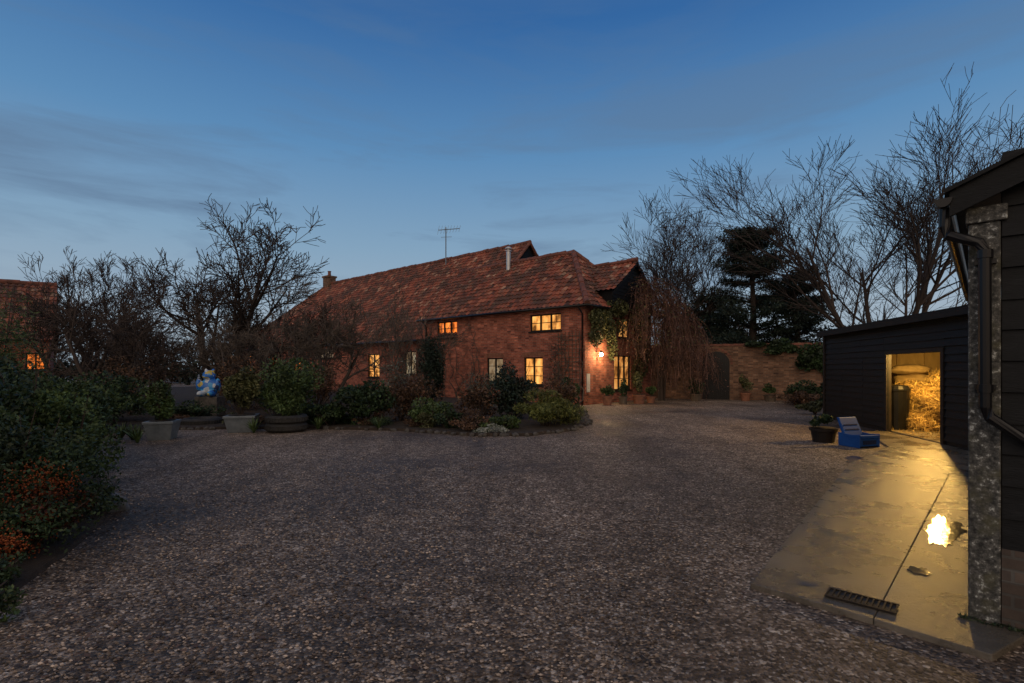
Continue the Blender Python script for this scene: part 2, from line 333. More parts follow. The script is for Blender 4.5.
# ---- vegetation
def rand_leaves(C,size,aspect=.5):
    n=len(C); d=rng.normal(size=(n,3)); d/=np.linalg.norm(d,axis=1)[:,None]
    e=rng.normal(size=(n,3)); e-= (e*d).sum(1)[:,None]*d; e/=np.linalg.norm(e,axis=1)[:,None]
    s=size*rng.uniform(.6,1.4,size=(n,1))
    return np.stack([C-d*s,C+e*s*aspect,C+d*s,C-e*s*aspect],axis=1)
def quads_obj(name,Q,mat,parent=None):
    n=len(Q); me=bpy.data.meshes.new(name); me.vertices.add(n*4); me.vertices.foreach_set('co',Q.reshape(-1).astype(np.float32))
    me.loops.add(n*4); me.loops.foreach_set('vertex_index',np.arange(n*4,dtype=np.int32))
    me.polygons.add(n); me.polygons.foreach_set('loop_start',np.arange(0,n*4,4,dtype=np.int32)); me.polygons.foreach_set('loop_total',np.full(n,4,dtype=np.int32))
    me.update(calc_edges=True); me.materials.append(mat); o=bpy.data.objects.new(name,me); COL.objects.link(o)
    if parent: o.parent=parent
    return o
def lump_points(c,r,n,lumps=14,lr=.42):
    c=np.array(c,float); r=np.array(r,float)
    L=rng.normal(size=(lumps,3)); L/=np.linalg.norm(L,axis=1)[:,None]; L*=rng.uniform(.2,.85,size=(lumps,1))
    k=rng.integers(0,lumps,n); R=lr*rng.uniform(.6,1.25,size=lumps)
    d=rng.normal(size=(n,3)); d/=np.linalg.norm(d,axis=1)[:,None]; d*=rng.uniform(.35,1,size=(n,1))**.5
    P=L[k]+d*R[k][:,None]
    P=c+P*r; return P[P[:,2]>.02]
def shrub(name,x,y,rx,h,mat,n=2500,ls=.05,aspect=.5,z0=0,ry=None,lumps=14,stems=True,berries=None,extra=None):
    g=empty(name,(0,0,0))
    P=lump_points((x,y,z0+h*.52),(rx,ry or rx,h*.5),n,lumps)
    quads_obj('leaves',rand_leaves(P,ls,aspect),M[mat],g)
    if stems:
        mb=MB()
        for k in range(14):
            a=random.uniform(0,6.28); rr=random.uniform(.2,.95)
            e=Vector((x+math.cos(a)*rx*rr,y+math.sin(a)*rx*rr,z0+h*random.uniform(.6,1.1)))
            s=Vector((x+random.uniform(-.1,.1)*rx,y+random.uniform(-.1,.1)*rx,z0-.02)); mid=s.lerp(e,.5)+Vector((random.uniform(-.1,.1),random.uniform(-.1,.1),.05))
            mb.tube([s,mid,e],[.016,.011,.004],4)
        mb.done('stems',M['bark'],g,uv=False)
    if extra is not None: quads_obj('red_leaves',rand_leaves(extra,ls*1.1,.6),M['red_leaf'],g)
    if berries is not None and len(berries):
        C=berries
        o=np.array([[1,0,0],[-1,0,0],[0,1,0],[0,-1,0],[0,0,1],[0,0,-1]])*.009
        V=(C[:,None,:]+o[None]).reshape(-1,3)
        base=np.array([(0,2,4),(2,1,4),(1,3,4),(3,0,4),(2,0,5),(1,2,5),(3,1,5),(0,3,5)])
        F=(base[None]+6*np.arange(len(C))[:,None,None]).reshape(-1,3)
        mesh_obj('berries',V.tolist(),F.tolist(),M['berry'],g)
    return g
def grow(mb,p,d,L,r,lev,mx,kids,up,spread,rmin,jit=1.0):
    ns=6 if lev==0 else (4 if lev<3 else 2); pts=[p.copy()]; rs=[r]; dirs=[d.copy()]
    for i in range(ns):
        d=(d+Vector((random.gauss(0,1),random.gauss(0,1),random.gauss(0,1)))*(.06+.03*lev)*jit+Vector((0,0,up))).normalized()
        p=p+d*(L/ns); pts.append(p.copy()); rs.append(max(rmin,r*(1-.68*(i+1)/ns))); dirs.append(d.copy())
    mb.tube(pts,rs,6 if lev<2 else 3,False)
    if lev>=mx: return
    for k in range(kids[lev]):
        t=random.uniform(.3 if lev==0 else .15,1); i=min(ns-1,int(t*ns)); f=t*ns-i
        q=pts[i].lerp(pts[i+1],f); dd=dirs[i+1]
        ax=dd.cross(Vector((random.gauss(0,1),random.gauss(0,1),random.gauss(0,1)))).normalized()
        nd=Matrix.Rotation(random.uniform(.5,1.05)*spread,3,ax)@dd
        grow(mb,q,nd,L*random.uniform(.45,.72)*(1.15-.4*t if lev else 1),max(rmin,rs[i]*random.uniform(.45,.65)),lev+1,mx,kids,up,spread,rmin,jit)
def bare_tree(name,x,y,h,kids=(7,6,6,5),mx=4,up=.05,spread=.8,r=.2,stems=1,mat='bark',rmin=.008,seed=1,trunk=.42,width=1,lean=.38,jit=1.0):
    random.seed(seed); g=empty(name,(x,y,0)); mb=MB()
    for s in range(stems):
        if stems>1:
            a=6.28*s/stems+random.uniform(-.4,.4); d=Vector((math.cos(a)*lean,math.sin(a)*lean,1)).normalized(); off=Vector((math.cos(a)*.12,math.sin(a)*.12,0))
        else: d=Vector((0.03,0,1)).normalized(); off=Vector()
        grow(mb,off+Vector((0,0,-.1)),d,h*trunk*random.uniform(.85,1.1),r/(stems**.4),0,mx,kids,up,spread,rmin,jit)
    zm=max(v[2] for v in mb.v); k=h/zm; mb.v=[(a*k*width,b*k*width,c*k) for a,b,c in mb.v]
    o=mb.done('trunk_and_branches',M[mat],g,uv=False); return g,o
def pot(name,x,y,r,h,mat,z=0,taper=.78,square=False):
    g=empty(name); mb=MB()
    if square:
        fr=frame2(x,y,.96,.28,-.28,.96,z); mb.prism([fr(a*r*taper,b*r*taper,0) for a,b in ((-1,-1),(1,-1),(1,1),(-1,1))],[fr(a*r,b*r,h-.061) for a,b in ((-1,-1),(1,-1),(1,1),(-1,1))])
        mb.box(fr,-r*1.06,r*1.06,-r*1.06,r*1.06,h-.06,h-.0)
        mb.done('tub',M[mat],g,bevel=.008)
    else:
        mb.lathe([(0,0),(r*taper,0),(r*.95,h*.8),(r*1.05,h*.82),(r*1.06,h),(r*.95,h),(r*.93,h-.06)],(x,y,z)); mb.done('tub',M[mat],g,smooth=False)
    s=MB(); s.lathe([(0,h+.02),(r*.5,h+.015),(r*.92,h+.002)],(x,y,z+.012)); s.done('compost',M['soil'],g)
    return g
# ================================================================ GROUND
gb=MB(); R=600
gb.poly([(-R,-R,0),(R,-R,0),(R,R,0),(-R,R,0)]); gb.done('ground',M['gravel'])
n=38000; Yp=2.0+10*rng.uniform(0,1,n)**1.6; Xp=rng.uniform(-1.1,1.1,n)*Yp
keep=~((Xp-1.60)*.776-(Yp-3.72)*.63>-.05)
Xp=Xp[keep];Yp=Yp[keep]; n=len(Xp)
oc=np.array([[1,0,0],[-1,0,0],[0,1,0],[0,-1,0],[0,0,1],[0,0,-1]])
s=rng.uniform(.004,.012,(n,1,1))*rng.uniform(.6,1.3,(n,6,3)); V=np.stack([Xp,Yp,np.full(n,.004)],1)[:,None,:]+oc[None]*s*np.array([1.3,1,.75])
base=np.array([(0,2,4),(2,1,4),(1,3,4),(3,0,4),(2,0,5),(1,2,5),(3,1,5),(0,3,5)])
F=(base[None]+6*np.arange(n)[:,None,None]).reshape(-1,3)
mesh_obj('gravel_stones',V.reshape(-1,3).tolist(),F.tolist(),M['pebble'])
n=2300; y=2.2+16*rng.uniform(0,1,n)**1.3; x=np.where(rng.uniform(size=n)<.6,-rng.uniform(.5,1.0,n)*y,rng.uniform(-1,1,n)*y)
P=np.stack([x,y,np.full(n,.018)],1); Q=rand_leaves(P,.026,.55); Q[:,:,2]=.012+abs(Q[:,:,2]-.018)*.35
quads_obj('fallen_leaves',Q,M['brown'])
mb=MB(); mb.blob((-4.45,5.75,.06),(.13,.11,.12),3,.2,1.5,3); mb.done('garden_stone',noise_mat('grey_stone',[(.3,(.09,.10,.11)),(.7,(.2,.21,.22))],8,.8,.4),None,smooth=True)
bed=[(-12,10.8),(-10.2,12.2),(-8.85,13.2),(-5.65,13.5),(-2.9,13.0),(-.75,11.95),(.42,12.0),(1.5,13.0),(2.15,14.6),(2.6,18.5),(2.75,21.4),(-4.5,28),(-22,44),(-34,40),(-34,8)]
mb=MB(); cx,cy=-6,20
mb.prism([(a,b,-.02) for a,b in bed],[(a+(cx-a)*.004,b+(cy-b)*.006,.07) for a,b in bed]); mb.done('garden_soil_bed',M['soil'])
mb=MB(); random.seed(3)
for k in range(0,9):
    a=Vector((*bed[k],0)); b=Vector((*bed[k+1],0)); L=(b-a).length; t=0
    while t<L:
        w=random.uniform(.05,.11); p=a.lerp(b,min(1,t/L)); mb.blob((p.x+random.uniform(-.1,.1),p.y+random.uniform(-.1,.1),.03),(w,w*.8,random.uniform(.04,.08)),1,.25,1.5,t); t+=w*random.uniform(1.4,4)
mb.done('stone_bed_edging',M['stone'],smooth=False)
lb=[(-12,2.0),(-3.1,2.0),(-3.4,3.3),(-3.75,4.3),(-4.2,5.3),(-4.95,6.4),(-6.3,7.8),(-8.2,9.6),(-12,10.6)]
mb=MB(); mb.prism([(a,b,-.02) for a,b in lb],[(a-.05,b-.02,.03) for a,b in lb]); mb.done('border_soil',M['soil'])
# ================================================================ BRICK HOUSE
H0=(3.15,22.1)
Hf=frame2(H0[0],H0[1],-.753,.657,.657,.753)
Hs=lambda a,b,c: Hf(b,a,c)
house=empty('brick_house')
ops=[(1.27,3.06,3.3,4.08),(8.09,9.72,3.38,4.14),(4.77,5.87,.9,2.1),(2.29,3.43,.8,2.1)]
mb=MB(); wall(mb,Hf,0,11,0,4.5,ops); mb.done('front_wall',M['brick'],house)
sops=[(2.5,4.1,.55,2.2),(2.9,4.0,3.05,3.95)]
mb=MB(); wall(mb,Hs,.002,6.3,0,4.5,sops); mb.done('side_wall',M['brick'],house)
mb=MB(); mb.box(Hf,10.75,10.998,.25,6.3,0,4.5); mb.prism([Hf(10.75,-.0,4.5),Hf(10.75,6.3,4.5),Hf(10.75,3.15,7.38)],[Hf(10.995,-.0,4.5),Hf(10.995,6.3,4.5),Hf(10.995,3.15,7.38)]); mb.done('end_wall',M['brick'],house)
mb=MB(); mb.box(Hf,.25,10.75,6.05,6.3,0,4.5); mb.done('rear_wall',M['brick'],house)
window(Hf,1.27,3.06,3.3,4.08,3,'lit',house); window(Hf,8.09,9.72,3.38,4.14,3,'lit_orange',house)
window(Hf,4.77,5.87,.9,2.1,2,'dimglass',house,2); window(Hf,2.29,3.43,.8,2.1,2,'lit',house,2)
arch_lintel(Hf,4.77,5.87,2.1,house); arch_lintel(Hf,2.29,3.43,2.1,house)
window(Hs,2.5,4.1,.55,2.2,3,'lit_soft',house,2); window(Hs,2.9,4.0,3.05,3.95,2,'lit_soft',house)
E=lambda u,v,z: Vector(Hf(u,v,z))
def plane(name,p0,pa,pb,poly):
    return roof(name,p0,pa-p0,pb-p0,poly,house)
Lf=math.hypot(3.45,3.2)
plane('roof_front',E(-.3,-.3,4.3),E(5,-.3,4.3),E(-.3,3.15,7.5),[(0,0),(11.5,0),(11.5,Lf),(3.05,Lf)])
plane('roof_rear',E(-.3,6.6,4.3),E(5,6.6,4.3),E(-.3,3.15,7.5),[(0,0),(11.5,0),(11.5,Lf),(3.05,Lf)])
Lh=math.hypot(3.05,3.2)
plane('roof_hip',E(-.3,-.3,4.3),E(-.3,5,4.3),E(2.75,-.3,7.5),[(0,0),(6.9,0),(3.45,Lh)])
ridge(E(2.75,3.15,7.55),E(11.2,3.15,7.55),house); ridge(E(-.32,-.32,4.36),E(2.75,3.15,7.55),house); ridge(E(-.32,6.6,4.36),E(2.75,3.15,7.55),house)
mb=MB(); fu=-.34
G=[(1.7,4.28),(5.7,4.28),(5.7,5.3),(3.75,6.65),(1.7,5.15)]
mb.prism([Hf(fu,v,z) for v,z in G],[Hf(.6,v,z) for v,z in G]); mb.done('gablet_wall',M['black'],house)
Gf=frame2(*Hf(fu,0,0)[:2],.657,.753,.753,-.657)
mb=MB(); z=4.28
while z<6.5:
    lo,hi=(1.7,5.7) if z<5.1 else (1.7+(z-5.15)*1.40,5.7-(z-5.15)*1.34)
    if hi-lo>.2: boards(mb,Gf,lo,hi,z,z+.17,.17)
    z+=.17
mb.done('gablet_boards',M['black'],house)
Lg=math.hypot(2.25,1.65)
plane('gablet_roof_left',E(-.55,1.5,5.1),E(1,1.5,5.1),E(-.55,3.75,6.75),[(0,0),(2.9,0),(2.9,Lg),(0,Lg)])
plane('gablet_roof_right',E(-.55,6.0,5.1),E(1,6.0,5.1),E(-.55,3.75,6.75),[(0,0),(2.9,0),(2.9,Lg),(0,Lg)])
ridge(E(-.55,3.75,6.8),E(2.05,3.75,6.8),house,.1)
mb=MB()
for v0,z0,v1,z1 in ((1.48,5.02,3.75,6.69),(6.02,5.02,3.75,6.69)):
    a=Vector(Hf(-.53,v0,z0)); b=Vector(Hf(-.53,v1,z1)); c=Vector(Hf(-.49,v0,z0)); d=Vector(Hf(-.49,v1,z1)); dn=Vector((0,0,-.14))
    mb.prism([a,b,b+dn,a+dn],[c,d,d+dn,c+dn])
mb.done('bargeboards',M['black'],house)
mb=MB(); mb.tube([Hf(-.38,-.4,4.27),Hf(11,-.4,4.27)],.055,8); mb.tube([Hf(-.38,-.4,4.27),Hf(-.38,1.4,4.27)],.055,8); mb.tube([Hf(.1,-.4,4.25),Hf(.1,-.06,3.95),Hf(.1,-.06,0)],.038,8); mb.tube([Hf(10.6,-.4,4.25),Hf(10.6,-.06,3.95),Hf(10.6,-.06,0)],.038,8); mb.done('gutters',M['pipe'],house,smooth=True)
mb=MB(); fx,fy=-.2,28.6
mb.lathe([(.12,6.7),(.12,8.1),(.17,8.12),(.17,8.16),(.06,8.2),(.06,8.24),(.19,8.25),(.19,8.3),(0,8.42)],(fx,fy,0),14); mb.done('flue_pipe',noise_mat('bright_steel',[(.3,(.4,.42,.44)),(.7,(.6,.62,.64))],4,.35,0,metal=.5),house,smooth=False)
bw=[(11.9,13.0,1.2,2.6),(15.6,16.9,1.0,2.5),(21.2,24.0,2.3,2.95),(26,27.2,1.2,2.5),(30,31.2,1.3,2.5),(34.8,36.4,1.3,2.7)]
Bf=lambda a,b,c: Hf(a,b+.25,c)
mb=MB(); wall(mb,Bf,11.0,37.7,0,3.4,bw); mb.done('barn_front_wall',M['brick'],house)
for k,w in enumerate(bw): window(Bf,*w,[2,2,4,2,2,2][k],['dimglass','lit','dimglass','lit_orange','lit_orange','lit_orange'][k],house,1)
mb=MB(); mb.box(Hf,37.45,37.698,.5,12,0,3.4); mb.box(Hf,8.2,37.4,11.8,12.0,0,3.4)
mb.prism([Hf(8.2,.3,3.3),Hf(8.2,12,3.3),Hf(8.2,6.13,9.2)],[Hf(8.45,.3,3.3),Hf(8.45,12,3.3),Hf(8.45,6.13,9.2)]); mb.box(Hf,8.2,8.45,6.31,12,0,3.3)
mb.done('barn_end_walls',M['brick'],house)
mb=MB(); mb.prism([Hf(8.12,3,6.0),Hf(8.12,9.2,6.0),Hf(8.12,6.13,9.15)],[Hf(8.18,3,6.0),Hf(8.18,9.2,6.0),Hf(8.18,6.13,9.15)]); mb.done('barn_gable_boards',M['black'],house)
Lb=math.hypot(6.28,6.2)
plane('barn_roof_front',E(8,-.15,3.2),E(9,-.15,3.2),E(8,6.13,9.4),[(0,0),(30,0),(24,Lb),(0,Lb)])
plane('barn_roof_rear',E(8,12.41,3.2),E(9,12.41,3.2),E(8,6.13,9.4),[(0,0),(30,0),(24,Lb),(0,Lb)])
Le=math.hypot(6,6.2)
plane('barn_roof_hip',E(38,-.15,3.2),E(38,1,3.2),E(32,-.15,9.4),[(0,0),(12.56,0),(6.28,Le)])
ridge(E(8,6.13,9.46),E(32,6.13,9.46),house); ridge(E(38,-.15,3.25),E(32,6.13,9.46),house); ridge(E(8.02,6.13,9.42),E(8.02,3.0,6.33),house,.09)
ridge(E(8.02,6.13,9.42),E(8.02,9.5,6.1),house,.09)
mb=MB(); mb.tube([Hf(11.2,-.25,3.18),Hf(38,-.25,3.18)],.055,8); mb.done('barn_gutter',M['pipe'],house)
mb=MB(); mb.box(Hf,31.7,32.6,5.7,6.5,8.6,10.0); mb.box(Hf,31.62,32.68,5.62,6.58,10.0,10.16); mb.done('chimney_stack',M['brick_old'],house)
mb=MB(); c=Hf(32.15,6.1,10.16); mb.lathe([(.16,0),(.13,.4),(.17,.42),(.17,.48),(.1,.48)],c,12); mb.done('chimney_pot',M['ridge'],house)
mb=MB(); mb.box(Hs,.12,.36,-.03,-.002,.55,1.35); mb.done('wall_notice',M['white_paint'],house)
ant=empty('television_aerial'); mb=MB(); ax,ay=-4.7,36.4
mb.tube([(ax,ay,8.1),(ax,ay,11.6)],.04,6)
mb.tube([(ax-.5,ay-.2,11.35),(ax+.95,ay+.3,11.6)],.028,5)
for k in range(8):
    t=k/7; c=Vector((ax-.5,ay-.2,11.35)).lerp(Vector((ax+.95,ay+.3,11.6)),t); l=.34-.10*t
    mb.tube([c+Vector((.05,.1,l)),c-Vector((.05,.1,l))],.013,4)
mb.tube([(ax-.35,ay,10.9),(ax+.4,ay+.1,10.95)],.02,4)
mb.done('mast_and_elements',M['metal'],ant,uv=False)
lamp=empty('wall_lantern'); c=Vector(Hf(-.22,.975,2.2))
mb=MB(); mb.tube([Hf(0,.975,2.32),Hf(-.12,.975,2.40),tuple(c+Vector((0,0,.17)))],.014,6); mb.lathe([(0,.2),(.03,.17),(.1,.1),(.1,.09),(0,.09)],tuple(c),6); mb.lathe([(0,-.13),(.05,-.13),(.06,-.11),(0,-.11)],tuple(c),6)
for k in range(6):
    a=k*math.pi/3; mb.tube([(c.x+.055*math.cos(a),c.y+.055*math.sin(a),c.z-.11),(c.x+.095*math.cos(a),c.y+.095*math.sin(a),c.z+.09)],.006,4)
mb.done('lantern_body',M['pipe'],lamp)
mb=MB(); mb.blob(c,(.08,.08,.09),2,0); mb.done('bulb',emit_mat('bulb',(1,.70,.35),60,False),lamp,smooth=True)
def point(name,loc,w,col,r,parent=None):
    l=bpy.data.lights.new(name,'POINT'); l.energy=w; l.color=col; l.shadow_soft_size=r; o=bpy.data.objects.new(name,l); o.location=loc; COL.objects.link(o)
    if parent: o.parent=parent
    return o
point('lamp_light',Hf(-.45,.975,2.2),85,(1,.66,.32),.08,lamp)
tr=empty('wall_trellis'); mb=MB()
for k in range(7): a=.25+k*.19; mb.box(Hf,a-.010,a+.010,-.05,-.03,.5,3.2)
for k in range(14): z=.55+k*.19; mb.box(Hf,.2,1.45,-.07,-.051,z-.010,z+.010)
mb.done('slats',M['wood'],tr)
def climber(name,fr,a0,a1,z1,nst,mat='barkpale',seed=1,leaf=None,nl=0,ls=.05):
    random.seed(seed); g=empty(name); mb=MB(); tips=[]
    for k in range(nst):
        a=random.uniform(a0,a1); z=0; p=[fr(a,-.06,0)]; aa=a; rs=[.022]
        L=random.uniform(.5,1)*z1; n=14
        for i in range(n):
            aa+=random.gauss(0,.13); aa=min(max(aa,a0-.3),a1+.3); z+=L/n; p.append(fr(aa,-.05-random.uniform(0,.09),z)); rs.append(.022*(1-i/n)+.006); tips.append(p[-1])
        mb.tube(p,rs,4,False)
        for i in range(3,n,1):
            q=Vector(p[i]); e=Vector(fr(0,0,0)); 
            d=Vector(fr(random.gauss(0,.35),-random.uniform(0,.2),random.gauss(.1,.25)))-e
            mb.tube([q,q+d*.6,q+d*1.1],[.01,.008,.005],3,False)
    mb.done('stems',M[mat],g,uv=False)
    if leaf:
        T=np.array(tips); k=rng.integers(0,len(T),nl); P=T[k]+rng.normal(size=(nl,3))*np.array([.16,.16,.2]); quads_obj('leaves',rand_leaves(P,ls,.7),M[leaf],g)
climber('wall_climber',Hf,6.6,10.9,4.3,12,seed=4)
climber('wall_climber',Hf,.1,1.6,3.8,7,seed=5,leaf='brown',nl=350,ls=.035)
climber('wall_climber',Bf,11.5,14.5,3.6,9,seed=6,leaf='g_blue',nl=700)
g=empty('ivy'); P=[]
for (v,z,rv,rz,n) in ((.9,3.8,.9,.5,1500),(1.6,3.3,.5,.6,700),(2.4,4.4,1.0,.45,1500),(2.7,3.6,.3,.5,250),(4.6,4.3,1.0,.9,2600),(4.9,2.6,.6,1.6,1800),(.5,3.0,.4,.5,500),(1.9,2.6,.25,.7,350),(4.3,1.3,.3,.9,500)):
    q=rng.normal(size=(n,3)); q/=np.linalg.norm(q,axis=1)[:,None]; q*=rng.uniform(0,1,(n,1))**.4
    P.append(np.array([Hf(-.24+x*.28,v+y*rv,z+w*rz) for x,y,w in q]))
quads_obj('leaves',rand_leaves(np.concatenate(P),.055,.7),M['g_olive'],g)
random.seed(12); g=empty('russet_climber'); mb=MB(); t_=MB(); L=[]
for k in range(460):
    f=random.random()**1.15; px_=6.0+2.4*f; py_=24.1+random.uniform(0,1.5)+.3*f; top=5.7-2.5*f**1.4+random.uniform(-.8,.25)+.35*mnoise.noise(Vector((px_*1.3,py_*1.3,0)))
    p=Vector((px_,py_,top)); pts=[p.copy()]; d=Vector((random.gauss(.15,.5),random.gauss(-.2,.5),.35)); e=random.uniform(.05,.8)*max(1.0,top-1.6)
    while p.z>e and len(pts)<15:
        p=p+d*random.uniform(.22,.36); d=(d+Vector((random.gauss(-.01,.24),random.gauss(0,.24),-.34))).normalized(); pts.append(p.copy()); L.append(tuple(p))
    mb.tube(pts,.0075,3,False)
for k in range(9):
    a=random.random(); e=Vector((6.2+2.0*a,24.6+random.random(),5.0-2.3*a)); t_.tube([(7.0+a*.6,25.0,0),(6.8+a*.9,25.0+random.uniform(-.3,.3),e.z*.55),e],[.05,.04,.02],5,False)
t_.done('main_stems',M['bark'],g,uv=False); mb.done('hanging_stems',M['russet'],g,uv=False)
T=np.array(L); k=rng.integers(0,len(T),15000); quads_obj('dead_leaves',rand_leaves(T[k]+rng.normal(size=(15000,3))*.12,.036,.55),M['russet'],g)
k=rng.integers(0,len(T),1800); k=k[T[k][:,2]>2.5]; quads_obj('green_leaves',rand_leaves(T[k]+rng.normal(size=(len(k),3))*.13,.045,.6),M['g_olive'],g)
# ================================================================ GARDEN WALL
gw=empty('brick_garden_wall'); Wf=frame2(8.3,26.8,.947,-.321,.321,.947)
gd=(1.55,2.85)
mb=MB(); wall(mb,Wf,-3,13,0,2.72,[(gd[0],gd[1],0,1.85)],.33); mb.done('wall_courses',M['brick_old'],gw)
mb=MB(); k=-3
while k<13: mb.box(Wf,k,k+.225,-.04,.37,2.723,2.82+random.uniform(-.01,.01)); k+=.23
mb.done('coping',M['ridge'],gw)
mb=MB(); gc=(gd[0]+gd[1])/2; gr=(gd[1]-gd[0])/2
pts=[(gd[0],0),(gd[1],0),(gd[1],1.85)]+[(gc+gr*math.cos(t*math.pi/10),1.85+.6*math.sin(t*math.pi/10)) for t in range(1,10)]+[(gd[0],1.85)]
mb.prism([Wf(a,-.02,z) for a,z in pts],[Wf(a,.1,z) for a,z in pts])
for k in range(1,7): a=gd[0]+k*.186; mb.box(Wf,a-.006,a+.006,-.032,-.021,0,2.15)
for z in (.4,1.6): mb.box(Wf,gd[0]+.04,gd[1]-.04,-.045,-.033,z,z+.06)
mb.done('arched_door',M['pipe'],gw)
mb=MB()
for t in range(15):
    an=t*math.pi/14; c=(gc+(gr+.1)*math.cos(an),1.85+.71*math.sin(an)); mb.box(Wf,c[0]-.05,c[0]+.05,-.03,.02,c[1]-.05,c[1]+.06)
mb.done('door_arch',M['ridge'],gw)
P=np.concatenate([lump_points(Wf(a,-.1,z),(ra,.35,rz),n,12) for a,z,ra,rz,n in ((5.4,2.6,1.1,.4,2200),(7.0,2.2,1.3,.9,3800),(8.8,1.8,1.6,1.3,5000),(4.1,2.8,.8,.15,700))])
g=empty('ivy'); quads_obj('leaves',rand_leaves(P,.07,.7),M['g_dark'],g)
# ================================================================ BLACK SHED
shed=empty('weatherboard_shed'); Sf=frame2(8.68,9.75,.2017,.9794,-.9794,.2017)
dop=(.77,2.91,0,1.93)
mb=MB(); boards(mb,Sf,-1.8,6.79,.12,2.6,.16,[dop],out=.038); mb.done('front_boards',M['black'],shed)
mb=MB(); Si=lambda a,b,c: Sf(a,-b-.003,c); wall(mb,Si,-1.8,6.79,0,2.6,[dop],.06); mb.done('inner_lining',M['frame'],shed)
mb=MB(); mb.box(Sf,.67,.765,-.05,.05,0,2.02); mb.box(Sf,2.915,3.01,-.05,.05,0,2.02); mb.box(Sf,.765,2.915,-.05,.05,1.935,2.02); mb.box(Sf,6.74,6.86,-.05,.06,0,2.6); mb.done('door_frame',M['frame'],shed)
mb=MB(); mb.box(Sf,-1.8,6.79,-4.6,-4.5,0,2.9); mb.box(Sf,-1.8,-1.7,-4.5,-.07,0,2.6); mb.box(Sf,6.69,6.79,-4.5,-.07,0,2.6)
for k in range(5): mb.box(Sf,-1.2+k*1.9,-1.1+k*1.9,-4.49,-.08,2.45,2.6)
for k in range(12): mb.box(Sf,-1.6+k*.7,-1.52+k*.7,-4.497,-4.45,0,2.45)
for k in range(6): mb.box(Sf,6.64,6.688,-4.3+k*.75,-4.2+k*.75,0,2.5)
mb.box(Sf,6.60,6.638,-4.4,-.1,1.2,1.32)
mb.done('rear_and_side_walls',M['lining'],shed)
mb=MB(); mb.box(Sf,-2,6.95,.05,.22,2.60,2.74); mb.prism([Sf(-2,.22,2.745),Sf(6.95,.22,2.745),Sf(6.95,-4.8,2.95),Sf(-2,-4.8,2.95)],[Sf(-2,.22,2.77),Sf(6.95,.22,2.77),Sf(6.95,-4.8,2.99),Sf(-2,-4.8,2.99)]); mb.done('roof_and_fascia',M['black'],shed)
mb=MB(); mb.prism([Sf(-1.7,-.08,.0),Sf(6.7,-.08,0),Sf(6.7,-4.5,0),Sf(-1.7,-4.5,0)],[Sf(-1.7,-.08,.045),Sf(6.7,-.08,.045),Sf(6.7,-4.5,.045),Sf(-1.7,-4.5,.045)]); mb.done('shed_floor',M['concrete'],shed)
sl=empty('shed_lamp'); lc=Vector((9.72,11.75,2.06))
mb=MB(); mb.blob(lc,(.04,.04,.05),2,0); mb.done('bulb',emit_mat('bulb_warm',(1,.6,.15),110,False),sl,smooth=True)
mb=MB(); mb.tube([lc+Vector((0,0,.05)),lc+Vector((0,0,.45))],.012,6); mb.lathe([(.03,.12),(.05,.06),(.055,.05),(.03,.13)],tuple(lc),12); mb.done('holder',M['pipe'],sl)
point('shed_light',lc-Vector((0,0,.09)),430,(1,.58,.14),.04,sl)
sh=empty('straw_heap'); mb=MB(); random.seed(44); P=[]
lumps=[]
for k in range(26):
    t=random.random(); a=3.15+random.uniform(0,1.5); b=-.85-random.uniform(0,1.7); hmax=1.55-abs(a-3.9)*.55-abs(b+1.6)*.35
    lumps.append((a,b,max(.15,random.uniform(.1,1)*hmax),random.uniform(.22,.42)))
lumps+=[(3.4,-.95,.2,.4),(3.3,-1.3,.5,.42),(3.6,-1.4,.85,.4),(3.8,-1.7,1.2,.38),(2.9,-1.5,.15,.35),(3.75,-1.35,.35,.5)]
for k,(a,b,z,r0) in enumerate(lumps):
    c=Sf(a,b,z); mb.blob(c,(r0*.8,r0*.8,r0*.65),2,.3,2,k); m_=1300; d=rng.normal(size=(m_,3)); d/=np.linalg.norm(d,axis=1)[:,None]; P.append(np.array(c)+d*np.array([r0,r0,r0*.85])*rng.uniform(.75,1.2,(m_,1)))
mb.done('straw_core',M['strawcore'],sh,smooth=True)
q=np.array([Sf(random.uniform(1.2,4.2),random.uniform(-2.2,-.15),.05) for _ in range(900)]); P.append(q)
P=np.concatenate(P); P=P[P[:,2]>.045]; quads_obj('straw_stalks',rand_leaves(P,.085,.06),M['straw'],sh)
fb=empty('feed_bin'); mb=MB(); mb.lathe([(0,0),(.24,0),(.27,.95),(.29,.97),(.29,1.02),(.24,1.1),(0,1.13)],(*Sf(3.42,-.42,0)[:2],.05),18); mb.done('bin',M['pipe'],fb)
sk=empty('feed_sacks'); mb=MB()
for k in range(6): c=Sf(5.0,-1.6+(k%2)*.1,.2+k*.27); mb.blob(c,(.5,.42,.16),3,.1,2,k)
mb.done('sacks',M['lining'],sk,smooth=True)
